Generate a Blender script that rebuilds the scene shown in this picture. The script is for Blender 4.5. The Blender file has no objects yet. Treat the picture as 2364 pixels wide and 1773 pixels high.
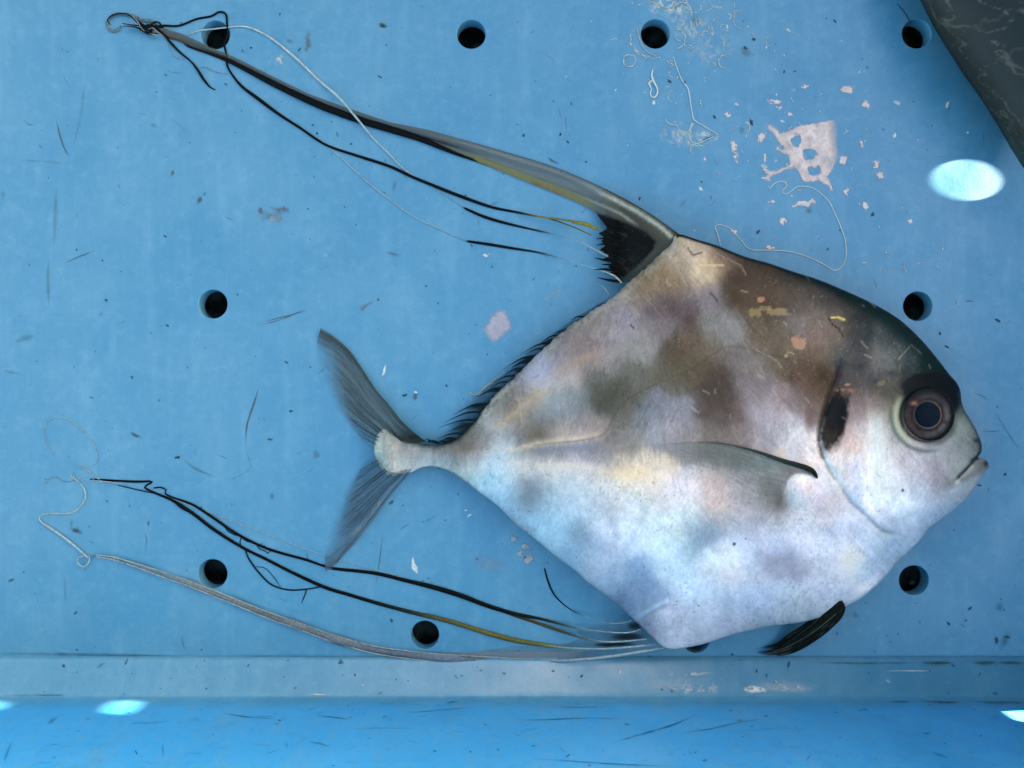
import bpy, bmesh, math
import numpy as np
from mathutils import Vector

R = math.radians
SC = bpy.context.scene
COL = SC.collection

# ------------------------------------------------------------------ camera, sky, sun, exposure
S = 0.00025            # metres per photo pixel on the crate floor
CX, CY = 1182.0, 886.5  # principal point of the photograph
HCAM = 0.455           # camera height above the crate floor
WALL_H = 0.25  # set so the walls, rims unseen, keep the low sun off the floor
SUN_EL, SUN_AZ = 9.5, 12.0    # the sun is low, at the right and slightly towards the far side

cam = bpy.data.cameras.new('camera')
cam.sensor_fit = 'HORIZONTAL'
cam.sensor_width = 36.0
cam.lens = 36.0 * HCAM / (2364 * S)
cam.clip_start = 0.01
cam.clip_end = 200.0
cam.dof.use_dof = True
cam.dof.focus_distance = HCAM - 0.012
cam.dof.aperture_fstop = 16.0
camo = bpy.data.objects.new('camera', cam)
camo.location = (0, 0, HCAM)
COL.objects.link(camo)
SC.camera = camo

world = bpy.data.worlds.new('World')
SC.world = world
world.use_nodes = True
wn = world.node_tree.nodes
bgn = wn['Background']
sky = wn.new('ShaderNodeTexSky')
sky.sky_type = 'NISHITA'
sky.sun_disc = False
sky.sun_elevation = R(SUN_EL)
sun_dir = Vector((math.cos(R(SUN_EL)) * math.cos(R(SUN_AZ)),
                  math.cos(R(SUN_EL)) * math.sin(R(SUN_AZ)), math.sin(R(SUN_EL))))
sky.sun_rotation = math.atan2(sun_dir.x, sun_dir.y)
sky.air_density = 1.0
sky.dust_density = 3.0
sky.ozone_density = 0.6
world.node_tree.links.new(sky.outputs[0], bgn.inputs[0])
bgn.inputs[1].default_value = 0.085

sl = bpy.data.lights.new('sun', 'SUN')
sl.energy = 5.0
sl.angle = R(0.28)
sl.color = (1.0, 0.93, 0.82)
slo = bpy.data.objects.new('sun', sl)
slo.location = sun_dir * 3
slo.rotation_euler = (-sun_dir).to_track_quat('-Z', 'Y').to_euler()
COL.objects.link(slo)

SC.view_settings.view_transform = 'Standard'
SC.view_settings.look = 'None'
SC.view_settings.gamma = 1.0
SC.view_settings.use_curve_mapping = False
SC.view_settings.exposure = 3.95
SC.render.engine = 'CYCLES'
SC.cycles.use_denoising = True
SC.cycles.caustics_reflective = False
SC.cycles.max_bounces = 6
SC.cycles.diffuse_bounces = 4
SC.cycles.transparent_max_bounces = 16

# light the surfaces receive, used to turn photographed colours into base colours
KL = np.array([1.04, 1.36, 1.84])      # satin fish skin
KD = np.array([1.40, 1.68, 2.08])      # matt fins, threads and residue

# ------------------------------------------------------------------ helpers
rng = np.random.default_rng(7)


def lin(c):
    c = np.asarray(c, float) / 255.0
    return np.where(c <= 0.04045, c / 12.92, ((c + 0.055) / 1.055) ** 2.4)


def alb(c):
    return np.clip(lin(c) / KD, 0.0, 0.9)


def P(px, py, z):
    px, py, z = np.broadcast_arrays(np.asarray(px, float), np.asarray(py, float), np.asarray(z, float))
    k = S * (HCAM - z) / HCAM
    return np.stack([(px - CX) * k, -(py - CY) * k, z], -1)


_T = np.random.default_rng(3).random((256, 256))


def vnoise(x, y):
    xi = np.floor(x).astype(int); yi = np.floor(y).astype(int)
    fx = x - xi; fy = y - yi
    fx = fx * fx * (3 - 2 * fx); fy = fy * fy * (3 - 2 * fy)
    a = _T[xi & 255, yi & 255]; b = _T[(xi + 1) & 255, yi & 255]
    c = _T[xi & 255, (yi + 1) & 255]; d = _T[(xi + 1) & 255, (yi + 1) & 255]
    return (a * (1 - fx) + b * fx) * (1 - fy) + (c * (1 - fx) + d * fx) * fy


def fbm(x, y, o=4):
    s = 0; a = 0.5; t = 0
    for i in range(o):
        s = s + a * vnoise(x * 2 ** i + 17.3 * i, y * 2 ** i + 5.1 * i); t += a; a *= 0.55
    return s / t


def sstep(a, b, x):
    t = np.clip((x - a) / (b - a), 0, 1)
    return t * t * (3 - 2 * t)


def smooth_poly(pts, step=6.0, closed=False):
    """Catmull-Rom through the points, resampled."""
    p = np.asarray(pts, float)
    n = len(p)
    if n < 3 and not closed:
        d = np.linalg.norm(p[-1, :2] - p[0, :2]); m = max(2, int(d / step) + 1)
        return p[0] + (p[-1] - p[0]) * np.linspace(0, 1, m)[:, None]
    out = []
    segs = n if closed else n - 1
    for i in range(segs):
        if closed:
            p0, p1, p2, p3 = p[(i - 1) % n], p[i], p[(i + 1) % n], p[(i + 2) % n]
        else:
            p1, p2 = p[i], p[i + 1]
            p0 = p[i - 1] if i > 0 else 2 * p1 - p2
            p3 = p[i + 2] if i + 2 < n else 2 * p2 - p1
        m = max(1, int(np.linalg.norm((p2 - p1)[:2]) / step))
        t = (np.arange(m) / m)[:, None]
        out.append(0.5 * (2 * p1 + (p2 - p0) * t + (2 * p0 - 5 * p1 + 4 * p2 - p3) * t ** 2 + (3 * p1 - p0 - 3 * p2 + p3) * t ** 3))
    r = np.concatenate(out)
    return r if closed else np.concatenate([r, p[-1:]])


def seg_dist(X, Y, poly, closed=False, want_t=False):
    """distance of points to a polyline, and the nearest point"""
    p = np.asarray(poly, float)[:, :2]
    q = np.roll(p, -1, 0) if closed else p[1:]
    p = p if closed else p[:-1]
    best = np.full(X.shape, 1e18); bx = np.zeros(X.shape); by = np.zeros(X.shape); bt = np.zeros(X.shape)
    n = len(p)
    for i in range(n):
        dx, dy = q[i] - p[i]
        L = dx * dx + dy * dy + 1e-12
        t = np.clip(((X - p[i, 0]) * dx + (Y - p[i, 1]) * dy) / L, 0, 1)
        nx = p[i, 0] + t * dx; ny = p[i, 1] + t * dy
        d = (X - nx) ** 2 + (Y - ny) ** 2
        m = d < best
        best = np.where(m, d, best); bx = np.where(m, nx, bx); by = np.where(m, ny, by); bt = np.where(m, (i + t) / n, bt)
    if want_t:
        return np.sqrt(best), bt
    return np.sqrt(best), bx, by


def inside(X, Y, poly):
    p = np.asarray(poly, float)
    r = np.zeros(X.shape, bool)
    j = len(p) - 1
    for i in range(len(p)):
        xi, yi = p[i, :2]; xj, yj = p[j, :2]
        if yi != yj:
            c = ((yi > Y) != (yj > Y)) & (X < (xj - xi) * (Y - yi) / (yj - yi) + xi)
            r ^= c
        j = i
    return r


def link(name, me, mat=None, parent=None):
    o = bpy.data.objects.new(name, me)
    COL.objects.link(o)
    if mat is not None:
        me.materials.append(mat)
    if parent is not None:
        o.parent = parent
        o.matrix_parent_inverse = parent.matrix_basis.inverted()
    return o


def mesh(name, verts, faces, mat=None, parent=None, col=None, smooth=True):
    me = bpy.data.meshes.new(name)
    verts = np.asarray(verts, np.float32)
    if isinstance(faces, np.ndarray):
        nf, k = faces.shape
        me.vertices.add(len(verts)); me.vertices.foreach_set('co', verts.ravel())
        me.loops.add(nf * k); me.loops.foreach_set('vertex_index', faces.astype(np.int32).ravel())
        me.polygons.add(nf)
        me.polygons.foreach_set('loop_start', np.arange(0, nf * k, k, dtype=np.int32))
        me.polygons.foreach_set('loop_total', np.full(nf, k, np.int32))
        me.update(calc_edges=True)
    else:
        me.from_pydata([tuple(v) for v in verts], [], faces)
    me.validate()
    if col is not None:
        c = np.asarray(col, np.float32)
        if c.shape[1] == 3:
            c = np.concatenate([c, np.ones((len(c), 1), np.float32)], 1)
        a = me.color_attributes.new('Col', 'FLOAT_COLOR', 'POINT')
        a.data.foreach_set('color', np.ascontiguousarray(c).ravel())
    if smooth:
        me.polygons.foreach_set('use_smooth', np.ones(len(me.polygons), bool))
    return link(name, me, mat, parent)


def empty(name, loc):
    o = bpy.data.objects.new(name, None)
    o.location = loc
    o.empty_display_size = 0.02
    COL.objects.link(o)
    return o


def tag(o, label=None, cat=None, group=None, kind=None):
    if label: o['label'] = label
    if cat: o['category'] = cat
    if group: o['group'] = group
    if kind: o['kind'] = kind
    return o


# ------------------------------------------------------------------ materials
def new_mat(name):
    m = bpy.data.materials.new(name)
    m.use_nodes = True
    nt = m.node_tree
    return m, nt, nt.nodes['Principled BSDF']


def N(nt, t, **kw):
    n = nt.nodes.new(t)
    for k, v in kw.items():
        if k.startswith('i_'):
            n.inputs[k[2:].replace('_', ' ')].default_value = v
        else:
            setattr(n, k, v)
    return n


def attr_mat(name, rough=0.4, metal=0.0, spec=0.5, alpha=False, grain=0.0, gscale=2000, bump=0.0, bscale=900, coat=0.0, emit=None, stretch=None):
    m, nt, b = new_mat(name)
    L = nt.links.new
    at = N(nt, 'ShaderNodeAttribute', attribute_name='Col')
    col = at.outputs['Color']
    tc = N(nt, 'ShaderNodeTexCoord')
    vec = tc.outputs['Object']
    if stretch:
        mp = N(nt, 'ShaderNodeMapping')
        mp.inputs['Scale'].default_value = stretch
        L(vec, mp.inputs[0]); vec = mp.outputs[0]
    if grain:
        no = N(nt, 'ShaderNodeTexNoise'); no.inputs['Scale'].default_value = gscale; no.inputs['Detail'].default_value = 3
        L(vec, no.inputs['Vector'])
        mr = N(nt, 'ShaderNodeMapRange'); mr.inputs['From Min'].default_value = 0.3; mr.inputs['From Max'].default_value = 0.7
        mr.inputs['To Min'].default_value = 1 - grain; mr.inputs['To Max'].default_value = 1 + grain
        L(no.outputs[0], mr.inputs[0])
        vm = N(nt, 'ShaderNodeVectorMath', operation='SCALE')
        L(col, vm.inputs[0]); L(mr.outputs[0], vm.inputs['Scale'])
        col = vm.outputs[0]
    L(col, b.inputs['Base Color'])
    if bump:
        nb = N(nt, 'ShaderNodeTexNoise'); nb.inputs['Scale'].default_value = bscale; nb.inputs['Detail'].default_value = 4
        L(vec, nb.inputs['Vector'])
        bp = N(nt, 'ShaderNodeBump'); bp.inputs['Strength'].default_value = bump; bp.inputs['Distance'].default_value = 0.0004
        L(nb.outputs[0], bp.inputs['Height']); L(bp.outputs[0], b.inputs['Normal'])
    b.inputs['Roughness'].default_value = rough
    b.inputs['Metallic'].default_value = metal
    b.inputs['Specular IOR Level'].default_value = spec
    b.inputs['Coat Weight'].default_value = coat
    b.inputs['Coat Roughness'].default_value = 0.12
    if alpha:
        L(at.outputs['Alpha'], b.inputs['Alpha'])
    return m


def crate_material(name='crate_plastic', A=None, B=None, wear=1.0, zmix=None):
    m, nt, b = new_mat(name)
    L = nt.links.new
    tc = N(nt, 'ShaderNodeTexCoord'); vec = tc.outputs['Object']

    def noise(scale, detail=4, v=vec, rough=0.55):
        n = N(nt, 'ShaderNodeTexNoise'); n.inputs['Scale'].default_value = scale; n.inputs['Detail'].default_value = detail
        n.inputs['Roughness'].default_value = rough
        L(v, n.inputs['Vector']); return n.outputs[0]

    def ramp(f, a, c, lo=0.0, hi=1.0):
        r = N(nt, 'ShaderNodeMapRange'); r.interpolation_type = 'SMOOTHSTEP'
        r.inputs['From Min'].default_value = a; r.inputs['From Max'].default_value = c
        r.inputs['To Min'].default_value = lo; r.inputs['To Max'].default_value = hi
        L(f, r.inputs[0]); return r.outputs[0]

    def mix(f, c1, c2):
        x = N(nt, 'ShaderNodeMix', data_type='RGBA')
        for sk, v in (('Factor', f), ('A', c1), ('B', c2)):
            ins = [i for i in x.inputs if i.name == sk and i.type == ('VALUE' if sk == 'Factor' else 'RGBA')][0]
            if isinstance(v, tuple): ins.default_value = v
            elif isinstance(v, float): ins.default_value = v
            else: L(v, ins)
        return [o for o in x.outputs if o.type == 'RGBA'][0]

    c0 = A or CRATE_A; c1 = B or CRATE_B
    base = mix(ramp(noise(14, 6), 0.35, 0.68), c0, c1)
    if zmix:        # scuffed floor tone gives way, raggedly, upwards to a tone painted as better lit
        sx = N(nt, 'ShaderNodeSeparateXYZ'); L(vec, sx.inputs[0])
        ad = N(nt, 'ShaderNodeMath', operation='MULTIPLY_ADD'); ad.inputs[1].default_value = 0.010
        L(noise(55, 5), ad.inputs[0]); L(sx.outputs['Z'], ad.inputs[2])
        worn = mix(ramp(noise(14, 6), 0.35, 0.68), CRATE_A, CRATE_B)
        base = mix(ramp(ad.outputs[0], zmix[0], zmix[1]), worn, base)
    # chalky worn bloom and faint greenish grime in clouds
    base = mix(ramp(noise(38, 6, rough=0.65), 0.50, 0.80, 0, 0.35 * wear), base, CRATE_PALE)
    base = mix(ramp(noise(23, 6, rough=0.7), 0.52, 0.80, 0, 0.50 * wear), base, (0.035, 0.13, 0.20, 1))
    # fine mottling of the moulded plastic
    base = mix(ramp(noise(900, 3), 0.35, 0.75, 0, 0.10), base, (0.02, 0.12, 0.22, 1))
    # long thin scratches, two directions
    for ang, sc_, lo in ((0.35, 60, 0.77), (1.75, 75, 0.785), (2.7, 50, 0.78)):
        mp = N(nt, 'ShaderNodeMapping')
        mp.inputs['Rotation'].default_value = (0, 0, ang)
        mp.inputs['Scale'].default_value = (0.35, 9.0, 1)
        L(vec, mp.inputs[0])
        msk = ramp(noise(sc_, 3, mp.outputs[0], 0.5), lo - 0.07, lo, 0, 0.30)
        base = mix(msk, base, (0.03, 0.14, 0.22, 1))
    # soft scuffing: hazy vertical wipes and a fine rubbed grain
    for ang, sc_, amt in ((0.45, 22, 0.10), (1.2, 34, 0.22)):
        mp = N(nt, 'ShaderNodeMapping')
        mp.inputs['Rotation'].default_value = (0, 0, ang)
        mp.inputs['Scale'].default_value = (3.0, 0.45, 1)
        L(vec, mp.inputs[0])
        base = mix(ramp(noise(sc_, 5, mp.outputs[0], 0.6), 0.48, 0.75, 0, amt), base, CRATE_PALE)
    base = mix(ramp(noise(160, 5, rough=0.7), 0.45, 0.75, 0, 0.30), base, CRATE_PALE)
    base = mix(ramp(noise(210, 5, rough=0.7), 0.50, 0.80, 0, 0.40), base, (0.03, 0.12, 0.18, 1))
    # tiny specks pressed into the plastic
    vo = N(nt, 'ShaderNodeTexVoronoi'); vo.inputs['Scale'].default_value = 130; L(vec, vo.inputs['Vector'])
    sp = ramp(vo.outputs['Distance'], 0.05, 0.09, 1, 0)
    gate = ramp(noise(60, 2), 0.60, 0.66)
    mu = N(nt, 'ShaderNodeMath', operation='MULTIPLY'); L(sp, mu.inputs[0]); L(gate, mu.inputs[1])
    base = mix(mu.outputs[0], base, (0.02, 0.06, 0.08, 1))
    L(base, b.inputs['Base Color'])
    rr = ramp(noise(30, 5), 0.3, 0.7, 0.28, 0.50)
    L(rr, b.inputs['Roughness'])
    b.inputs['Specular IOR Level'].default_value = 0.6
    bp = N(nt, 'ShaderNodeBump'); bp.inputs['Strength'].default_value = 0.25; bp.inputs['Distance'].default_value = 0.0003
    L(noise(700, 5), bp.inputs['Height'])
    bp2 = N(nt, 'ShaderNodeBump'); bp2.inputs['Strength'].default_value = 0.25; bp2.inputs['Distance'].default_value = 0.003
    L(noise(25, 2), bp2.inputs['Height']); L(bp.outputs[0], bp2.inputs['Normal'])
    L(bp2.outputs[0], b.inputs['Normal'])
    return m


CRATE_A = (0.0442, 0.1604, 0.2384, 1)
CRATE_B = (0.0624, 0.1806, 0.2491, 1)
CRATE_PALE = (0.1281, 0.2577, 0.3154, 1)
M_CRATE = crate_material()
M_WALL = crate_material('crate_wall_plastic', (0.030, 0.236, 0.470, 1), (0.040, 0.260, 0.495, 1), 0.8, (0.0130, 0.0300))  # less worn wall plastic, with its brighter lighting put into the colour
M_SKIN = attr_mat('fish_skin', rough=0.42, metal=0.40, spec=0.10, grain=0.06, gscale=900, bump=0.12, bscale=700)
M_DARKSKIN = attr_mat('dark_fish_skin', rough=0.5, spec=0.2, grain=0.08, gscale=900, bump=0.15, bscale=300, coat=0.0)
M_FIN = attr_mat('fin_membrane', rough=0.45, spec=0.05, alpha=True, grain=0.15, gscale=1500, bump=0.2, bscale=900)
M_RAY = attr_mat('fin_ray', rough=0.45, spec=0.06, alpha=True, grain=0.25, gscale=700)
M_SLIME = attr_mat('dried_slime', rough=0.35, spec=0.5, alpha=True, grain=0.12, gscale=1200, bump=0.3, bscale=900)
M_DIRT = attr_mat('dirt', rough=0.7, spec=0.3, alpha=True, grain=0.3, gscale=1500)
M_IRIS = attr_mat('iris', rough=0.4, metal=0.2, spec=0.05, grain=0.15, gscale=1500)


def plain_mat(name, color, rough, spec=0.5, alpha=1.0):
    m, nt, b = new_mat(name)
    no = N(nt, 'ShaderNodeTexNoise'); no.inputs['Scale'].default_value = 300
    mr = N(nt, 'ShaderNodeMapRange'); mr.inputs['To Min'].default_value = 0.7; mr.inputs['To Max'].default_value = 1.3
    nt.links.new(no.outputs[0], mr.inputs[0])
    vm = N(nt, 'ShaderNodeVectorMath', operation='SCALE'); vm.inputs[0].default_value = color
    nt.links.new(mr.outputs[0], vm.inputs['Scale']); nt.links.new(vm.outputs[0], b.inputs['Base Color'])
    b.inputs['Roughness'].default_value = rough
    b.inputs['Specular IOR Level'].default_value = spec
    b.inputs['Alpha'].default_value = alpha
    return m


M_PUPIL = plain_mat('pupil', (0.002, 0.005, 0.009), 0.25, 0.02)
M_CORNEA = plain_mat('cornea', (0.01, 0.015, 0.02), 0.06, 0.5, 0.05)


def ground_material():
    m, nt, b = new_mat('wet_ground')
    no = N(nt, 'ShaderNodeTexNoise'); no.inputs['Scale'].default_value = 90; no.inputs['Detail'].default_value = 6
    tc = N(nt, 'ShaderNodeTexCoord'); nt.links.new(tc.outputs['Object'], no.inputs['Vector'])
    cr = N(nt, 'ShaderNodeValToRGB')
    cr.color_ramp.elements[0].position = 0.42; cr.color_ramp.elements[0].color = (0.006, 0.012, 0.012, 1)
    cr.color_ramp.elements[1].position = 0.62; cr.color_ramp.elements[1].color = (0.09, 0.14, 0.13, 1)
    nt.links.new(no.outputs[0], cr.inputs[0]); nt.links.new(cr.outputs[0], b.inputs['Base Color'])
    b.inputs['Roughness'].default_value = 0.35
    return m


# ------------------------------------------------------------------ ground under the crate
g = 6.0
gr = mesh('ground', [(-g, -g, -0.034), (g, -g, -0.034), (g, g, -0.034), (-g, g, -0.034)], [(0, 1, 2, 3)], ground_material(), smooth=False)
tag(gr, 'dark wet ground seen through the drain holes', None, None, 'structure')

# ------------------------------------------------------------------ crate
XL, XR = -1.150, 0.500        # inner faces at floor level; unseen end walls, spaced to balance the light
YT = 0.500
FLOOR_T = 0.0095
Y_CH0 = float(P(0, 1515, 0.0)[1])           # floor ends, coved step begins
Z_CH = 0.0105
Y_CH1 = float(P(0, 1606, Z_CH)[1])          # wall begins
DRAFT = 0.07

crate = empty('fish_crate', (0, 0, -0.0095))
tag(crate, 'blue plastic fish crate with round drain holes in its floor', 'crate')


def shape_with_holes(outer, holes, depth, bevel):
    cu = bpy.data.curves.new('shape', 'CURVE')
    cu.dimensions = '2D'; cu.fill_mode = 'BOTH'
    cu.extrude = depth / 2 - bevel; cu.bevel_depth = bevel; cu.bevel_resolution = 2; cu.offset = -bevel
    for loop in [outer] + holes:
        sp = cu.splines.new('POLY'); sp.points.add(len(loop) - 1)
        for i, (x, y) in enumerate(loop):
            sp.points[i].co = (x, y, 0, 1)
        sp.use_cyclic_u = True
    o = bpy.data.objects.new('shape', cu)
    COL.objects.link(o)
    dg = bpy.context.evaluated_depsgraph_get()
    me = bpy.data.meshes.new_from_object(o.evaluated_get(dg))
    bpy.data.objects.remove(o); bpy.data.curves.remove(cu)
    return me


def ring(cx, cy, rx, ry, n=48):
    a = np.linspace(0, 2 * np.pi, n, endpoint=False)
    return [(cx + rx * math.cos(t), cy + ry * math.sin(t)) for t in a]


HOLES = [(497, 80, 33), (1088, 79, 33), (1513, 78, 33.5), (2116, 78, 33), (492, 702, 33), (2119, 707, 33.5),
         (491, 1325, 33.5), (2110, 1340, 34), (981, 1466, 32.5), (1606, 1474, 33)]
hl = []
for hx, hy, hr in HOLES:
    c = P(hx, hy, 0)
    hl.append(ring(c[0], c[1], hr * S, hr * S))
fl = shape_with_holes([(XL - 0.002, Y_CH0), (XR + 0.002, Y_CH0), (XR + 0.002, YT + 0.002), (XL - 0.002, YT + 0.002)], hl, FLOOR_T, 0.0005)
fo = link('floor_panel', fl, M_CRATE)
fo.location = (0, 0, -FLOOR_T / 2)
fo.parent = crate; fo.matrix_parent_inverse = crate.matrix_basis.inverted()


def extrude_profile(name, prof, axis, a0, a1, nseg=2):
    """closed profile (offset, z) swept along x or y"""
    n = len(prof); v = []; f = []
    for a in (a0, a1):
        for (o, z) in prof:
            v.append((a, o, z) if axis == 'x' else (o, a, z))
    for i in range(n):
        j = (i + 1) % n
        f.append((i, j, n + j, n + i))
    f.append(tuple(range(n - 1, -1, -1))); f.append(tuple(range(n, 2 * n)))
    me = bpy.data.meshes.new(name); me.from_pydata(v, [], f)
    bm = bmesh.new(); bm.from_mesh(me); bmesh.ops.recalc_face_normals(bm, faces=bm.faces); bm.to_mesh(me); bm.free()
    return link(name, me, M_CRATE, crate)


# near side: coved step between floor and wall, then the wall with a little draft
prof = [(Y_CH0 + 0.0002, -0.0095), (Y_CH0 + 0.0002, 0.0000)]
for t in np.linspace(0, 1, 9)[1:]:
    yy = Y_CH0 + (Y_CH1 - Y_CH0) * t
    zz = 0.0015 + (Z_CH - 0.0015) * (0.75 * t + 0.25 * t * t)
    prof.append((yy, zz))
yw = Y_CH1
for (dy, z) in ((-0.0006, Z_CH + 0.0008), (-0.0011, Z_CH + 0.0019), (-0.0015, Z_CH + 0.0032), (-0.0019, Z_CH + 0.0052), (-0.0022, Z_CH + 0.008)):
    prof.append((yw + dy, z))
prof += [(yw - 0.0022 - DRAFT * (WALL_H - Z_CH - 0.008), WALL_H), (yw - 0.012 - DRAFT * WALL_H, WALL_H), (yw - 0.012, -0.033)]  # outer skirt drawn down to keep sun from leaking under the floor
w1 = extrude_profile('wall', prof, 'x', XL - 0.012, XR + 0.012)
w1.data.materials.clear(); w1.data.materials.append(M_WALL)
w1.data.polygons.foreach_set('use_smooth', [len(f_.vertices) == 4 and abs(f_.normal.y) < 0.9999 and f_.center.z > 0 for f_ in w1.data.polygons])
# unseen far and left walls, spaced for the light: plain with draft and rolled rim
extrude_profile('wall', [(YT, -0.033), (YT + DRAFT * WALL_H, WALL_H), (YT + DRAFT * WALL_H + 0.008, WALL_H), (YT + 0.006, -0.033)], 'x', XL - 0.012, XR + 0.012)
extrude_profile('wall', [(XL, -0.033), (XL - DRAFT * WALL_H, WALL_H), (XL - DRAFT * WALL_H - 0.008, WALL_H), (XL - 0.006, -0.033)], 'y', Y_CH1 - 0.01, YT + 0.008)


def surf(px, py):
    """photo pixel -> point on the inside of the crate (floor, coved step or near wall), with normal"""
    py = float(py); px = float(px)
    if py < 1515:
        return P(px, py, 0.0), np.array([0, 0, 1.0])
    k = (py - CY) * S / HCAM       # -y = k*(H-z)
    if py < 1606:
        lo, hi = 0.0, Z_CH
        for _ in range(30):
            z = (lo + hi) / 2
            y = -k * (HCAM - z)
            t = np.clip((Y_CH0 - y) / (Y_CH0 - Y_CH1), 0, 1)
            zs = 0.0015 * min(1, t * 8) + (Z_CH - 0.0015) * (0.75 * t + 0.25 * t * t)
            if zs > z: lo = z
            else: hi = z
        return P(px, py, z), np.array([0, 0.51, 0.86])
    # wall:  y = Y_CH1-0.0022 - DRAFT*(z-Z_CH-0.008)
    a = Y_CH1 - 0.0022 + DRAFT * (Z_CH + 0.008)
    z = (k * HCAM + a) / (k + DRAFT)
    return P(px, py, z), np.array([0, 1.0, DRAFT])


# unseen right wall, shaped as sun blocker; openings back-projected to land the bright spots
def back_to_wall(pt):
    d = (XR - pt[0]) / sun_dir.x
    return (pt[1] + d * sun_dir.y, pt[2] + d * sun_dir.z)


aa = np.linspace(0, 2 * np.pi, 40, endpoint=False)
spots = [[(2228 + 83 * math.cos(t), 416 + 47 * math.sin(t) + 4 * math.cos(t)) for t in aa],
         [(238, 1644), (247, 1629), (264, 1620), (318, 1619), (309, 1633), (286, 1646), (258, 1650)],
         [(8, 1620), (3, 1630), (-8, 1636), (-30, 1638), (-40, 1632), (-30, 1620)],
         [(2312, 1643), (2364, 1640), (2392, 1650), (2364, 1668), (2338, 1661)]]
openings = [[back_to_wall(surf(x, y)[0]) for x, y in sp] for sp in spots]
outer = [(Y_CH1 - 0.010, -0.033), (YT + 0.007, -0.033), (YT + 0.030, WALL_H), (Y_CH1 - 0.035, WALL_H)]
rw = shape_with_holes(outer, openings, 0.0016, 0.0002)
rwo = link('wall', rw, M_CRATE)
rwo.rotation_euler = (R(90), 0, R(90))      # shape plane (x, y) -> world (y, z)
rwo.location = (XR + 0.0008, 0, 0)
rwo.parent = crate; rwo.matrix_parent_inverse = crate.matrix_basis.inverted()

# ------------------------------------------------------------------ generic builders in photo pixels
def mesh_polygon(poly, step):
    """grid mesh of a polygon; rim vertices are pulled onto the outline. returns px, py, quads, rim flag"""
    poly = np.asarray(poly, float)
    x0, y0 = poly.min(0) - 2 * step; x1, y1 = poly.max(0) + 2 * step
    gx = np.arange(x0, x1, step); gy = np.arange(y0, y1, step)
    X, Y = np.meshgrid(gx, gy)
    ins = inside(X, Y, poly)
    cell = ins[:-1, :-1] | ins[1:, :-1] | ins[:-1, 1:] | ins[1:, 1:]
    ci, cj = np.nonzero(cell)
    w = X.shape[1]
    q = np.stack([ci * w + cj, ci * w + cj + 1, (ci + 1) * w + cj + 1, (ci + 1) * w + cj], 1)
    used, inv = np.unique(q, return_inverse=True)
    q = inv.reshape(q.shape)
    vx = X.ravel()[used]; vy = Y.ravel()[used]; rim = ~ins.ravel()[used]
    d, bx, by = seg_dist(vx[rim], vy[rim], poly, True)
    vx = vx.copy(); vy = vy.copy()
    vx[rim] = bx; vy[rim] = by
    q = q[:, ::-1]      # upward normals (photo y points down)
    return vx, vy, q, rim


def tube(name, pts, mat, parent=None, z=None, step=5.0, sides=6, flat=0.6, floor_z=0.0002, build=True):
    """pts: (px, py, half-width px, r, g, b, alpha[, z]); rests on the floor unless z is given"""
    p = np.array([list(q) + ([-1.0] if len(q) < 8 else []) for q in pts], float)
    zz = p[:, 7].copy()
    p[:, 7] = np.where(zz < 0, p[:, 2] * S * flat + floor_z, zz)
    q = smooth_poly(p, step)
    q[:, 2] = np.maximum(q[:, 2], 0.25)
    n = len(q)
    tg = np.gradient(q[:, :2], axis=0); tg /= np.linalg.norm(tg, axis=1)[:, None] + 1e-9
    nm = np.stack([-tg[:, 1], tg[:, 0]], 1)
    V = []; C = []
    for s in range(sides):
        a = 2 * math.pi * s / sides
        off = q[:, :2] + nm * (q[:, 2] * math.cos(a))[:, None]
        V.append(P(off[:, 0], off[:, 1], q[:, 7] + q[:, 2] * S * flat * math.sin(a)))
        C.append(np.concatenate([alb(q[:, 3:6]), np.clip(q[:, 6:7], 0, 1)], 1))
    V = np.stack(V, 1).reshape(-1, 3); C = np.stack(C, 1).reshape(-1, 4)
    i = np.arange(n - 1)[:, None] * sides; s = np.arange(sides)[None, :]; s2 = (s + 1) % sides
    F = np.stack([i + s, i + s2, i + sides + s2, i + sides + s], -1).reshape(-1, 4)
    if not build:
        return V, F, C
    return mesh(name, V, F, mat, parent, C)


def join_parts(name, parts, mat, parent=None):
    V = []; F = []; C = []; o = 0
    for v, f, c in parts:
        V.append(v); F.append(f + o); C.append(c); o += len(v)
    return mesh(name, np.concatenate(V), np.concatenate(F), mat, parent, np.concatenate(C))


def interp_curve(poly, t):
    poly = np.asarray(poly, float)
    d = np.r_[0, np.cumsum(np.linalg.norm(np.diff(poly[:, :2], axis=0), axis=1))]; d /= d[-1]
    return np.stack([np.interp(t, d, poly[:, k]) for k in range(poly.shape[1])], -1)


def coons(lead, inner, base, trail, nu, nv):
    """u along the rays (base->trail), v across (lead->inner)"""
    u = np.linspace(0, 1, nu); v = np.linspace(0, 1, nv)
    A = interp_curve(smooth_poly(lead), u); B = interp_curve(smooth_poly(inner), u)
    Cb = interp_curve(smooth_poly(base), v); Ct = interp_curve(smooth_poly(trail), v)
    U = u[:, None, None]; Vv = v[None, :, None]
    Sx = (1 - Vv) * A[:, None] + Vv * B[:, None] + (1 - U) * Cb[None] + U * Ct[None]
    Sx -= (1 - U) * (1 - Vv) * A[0] + (1 - U) * Vv * B[0] + U * (1 - Vv) * A[-1] + U * Vv * B[-1]
    return Sx, u, v


def grid_faces(nu, nv):
    i, j = np.meshgrid(np.arange(nu - 1), np.arange(nv - 1), indexing='ij')
    a = (i * nv + j).ravel()
    return np.stack([a, a + 1, a + nv + 1, a + nv], 1)


# ------------------------------------------------------------------ the threadfin fish
fish = empty('fish', tuple(P(1560, 1040, 0.0)))
tag(fish, 'silver diamond-shaped fish with long trailing fin threads lying on its side', 'fish')

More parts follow.
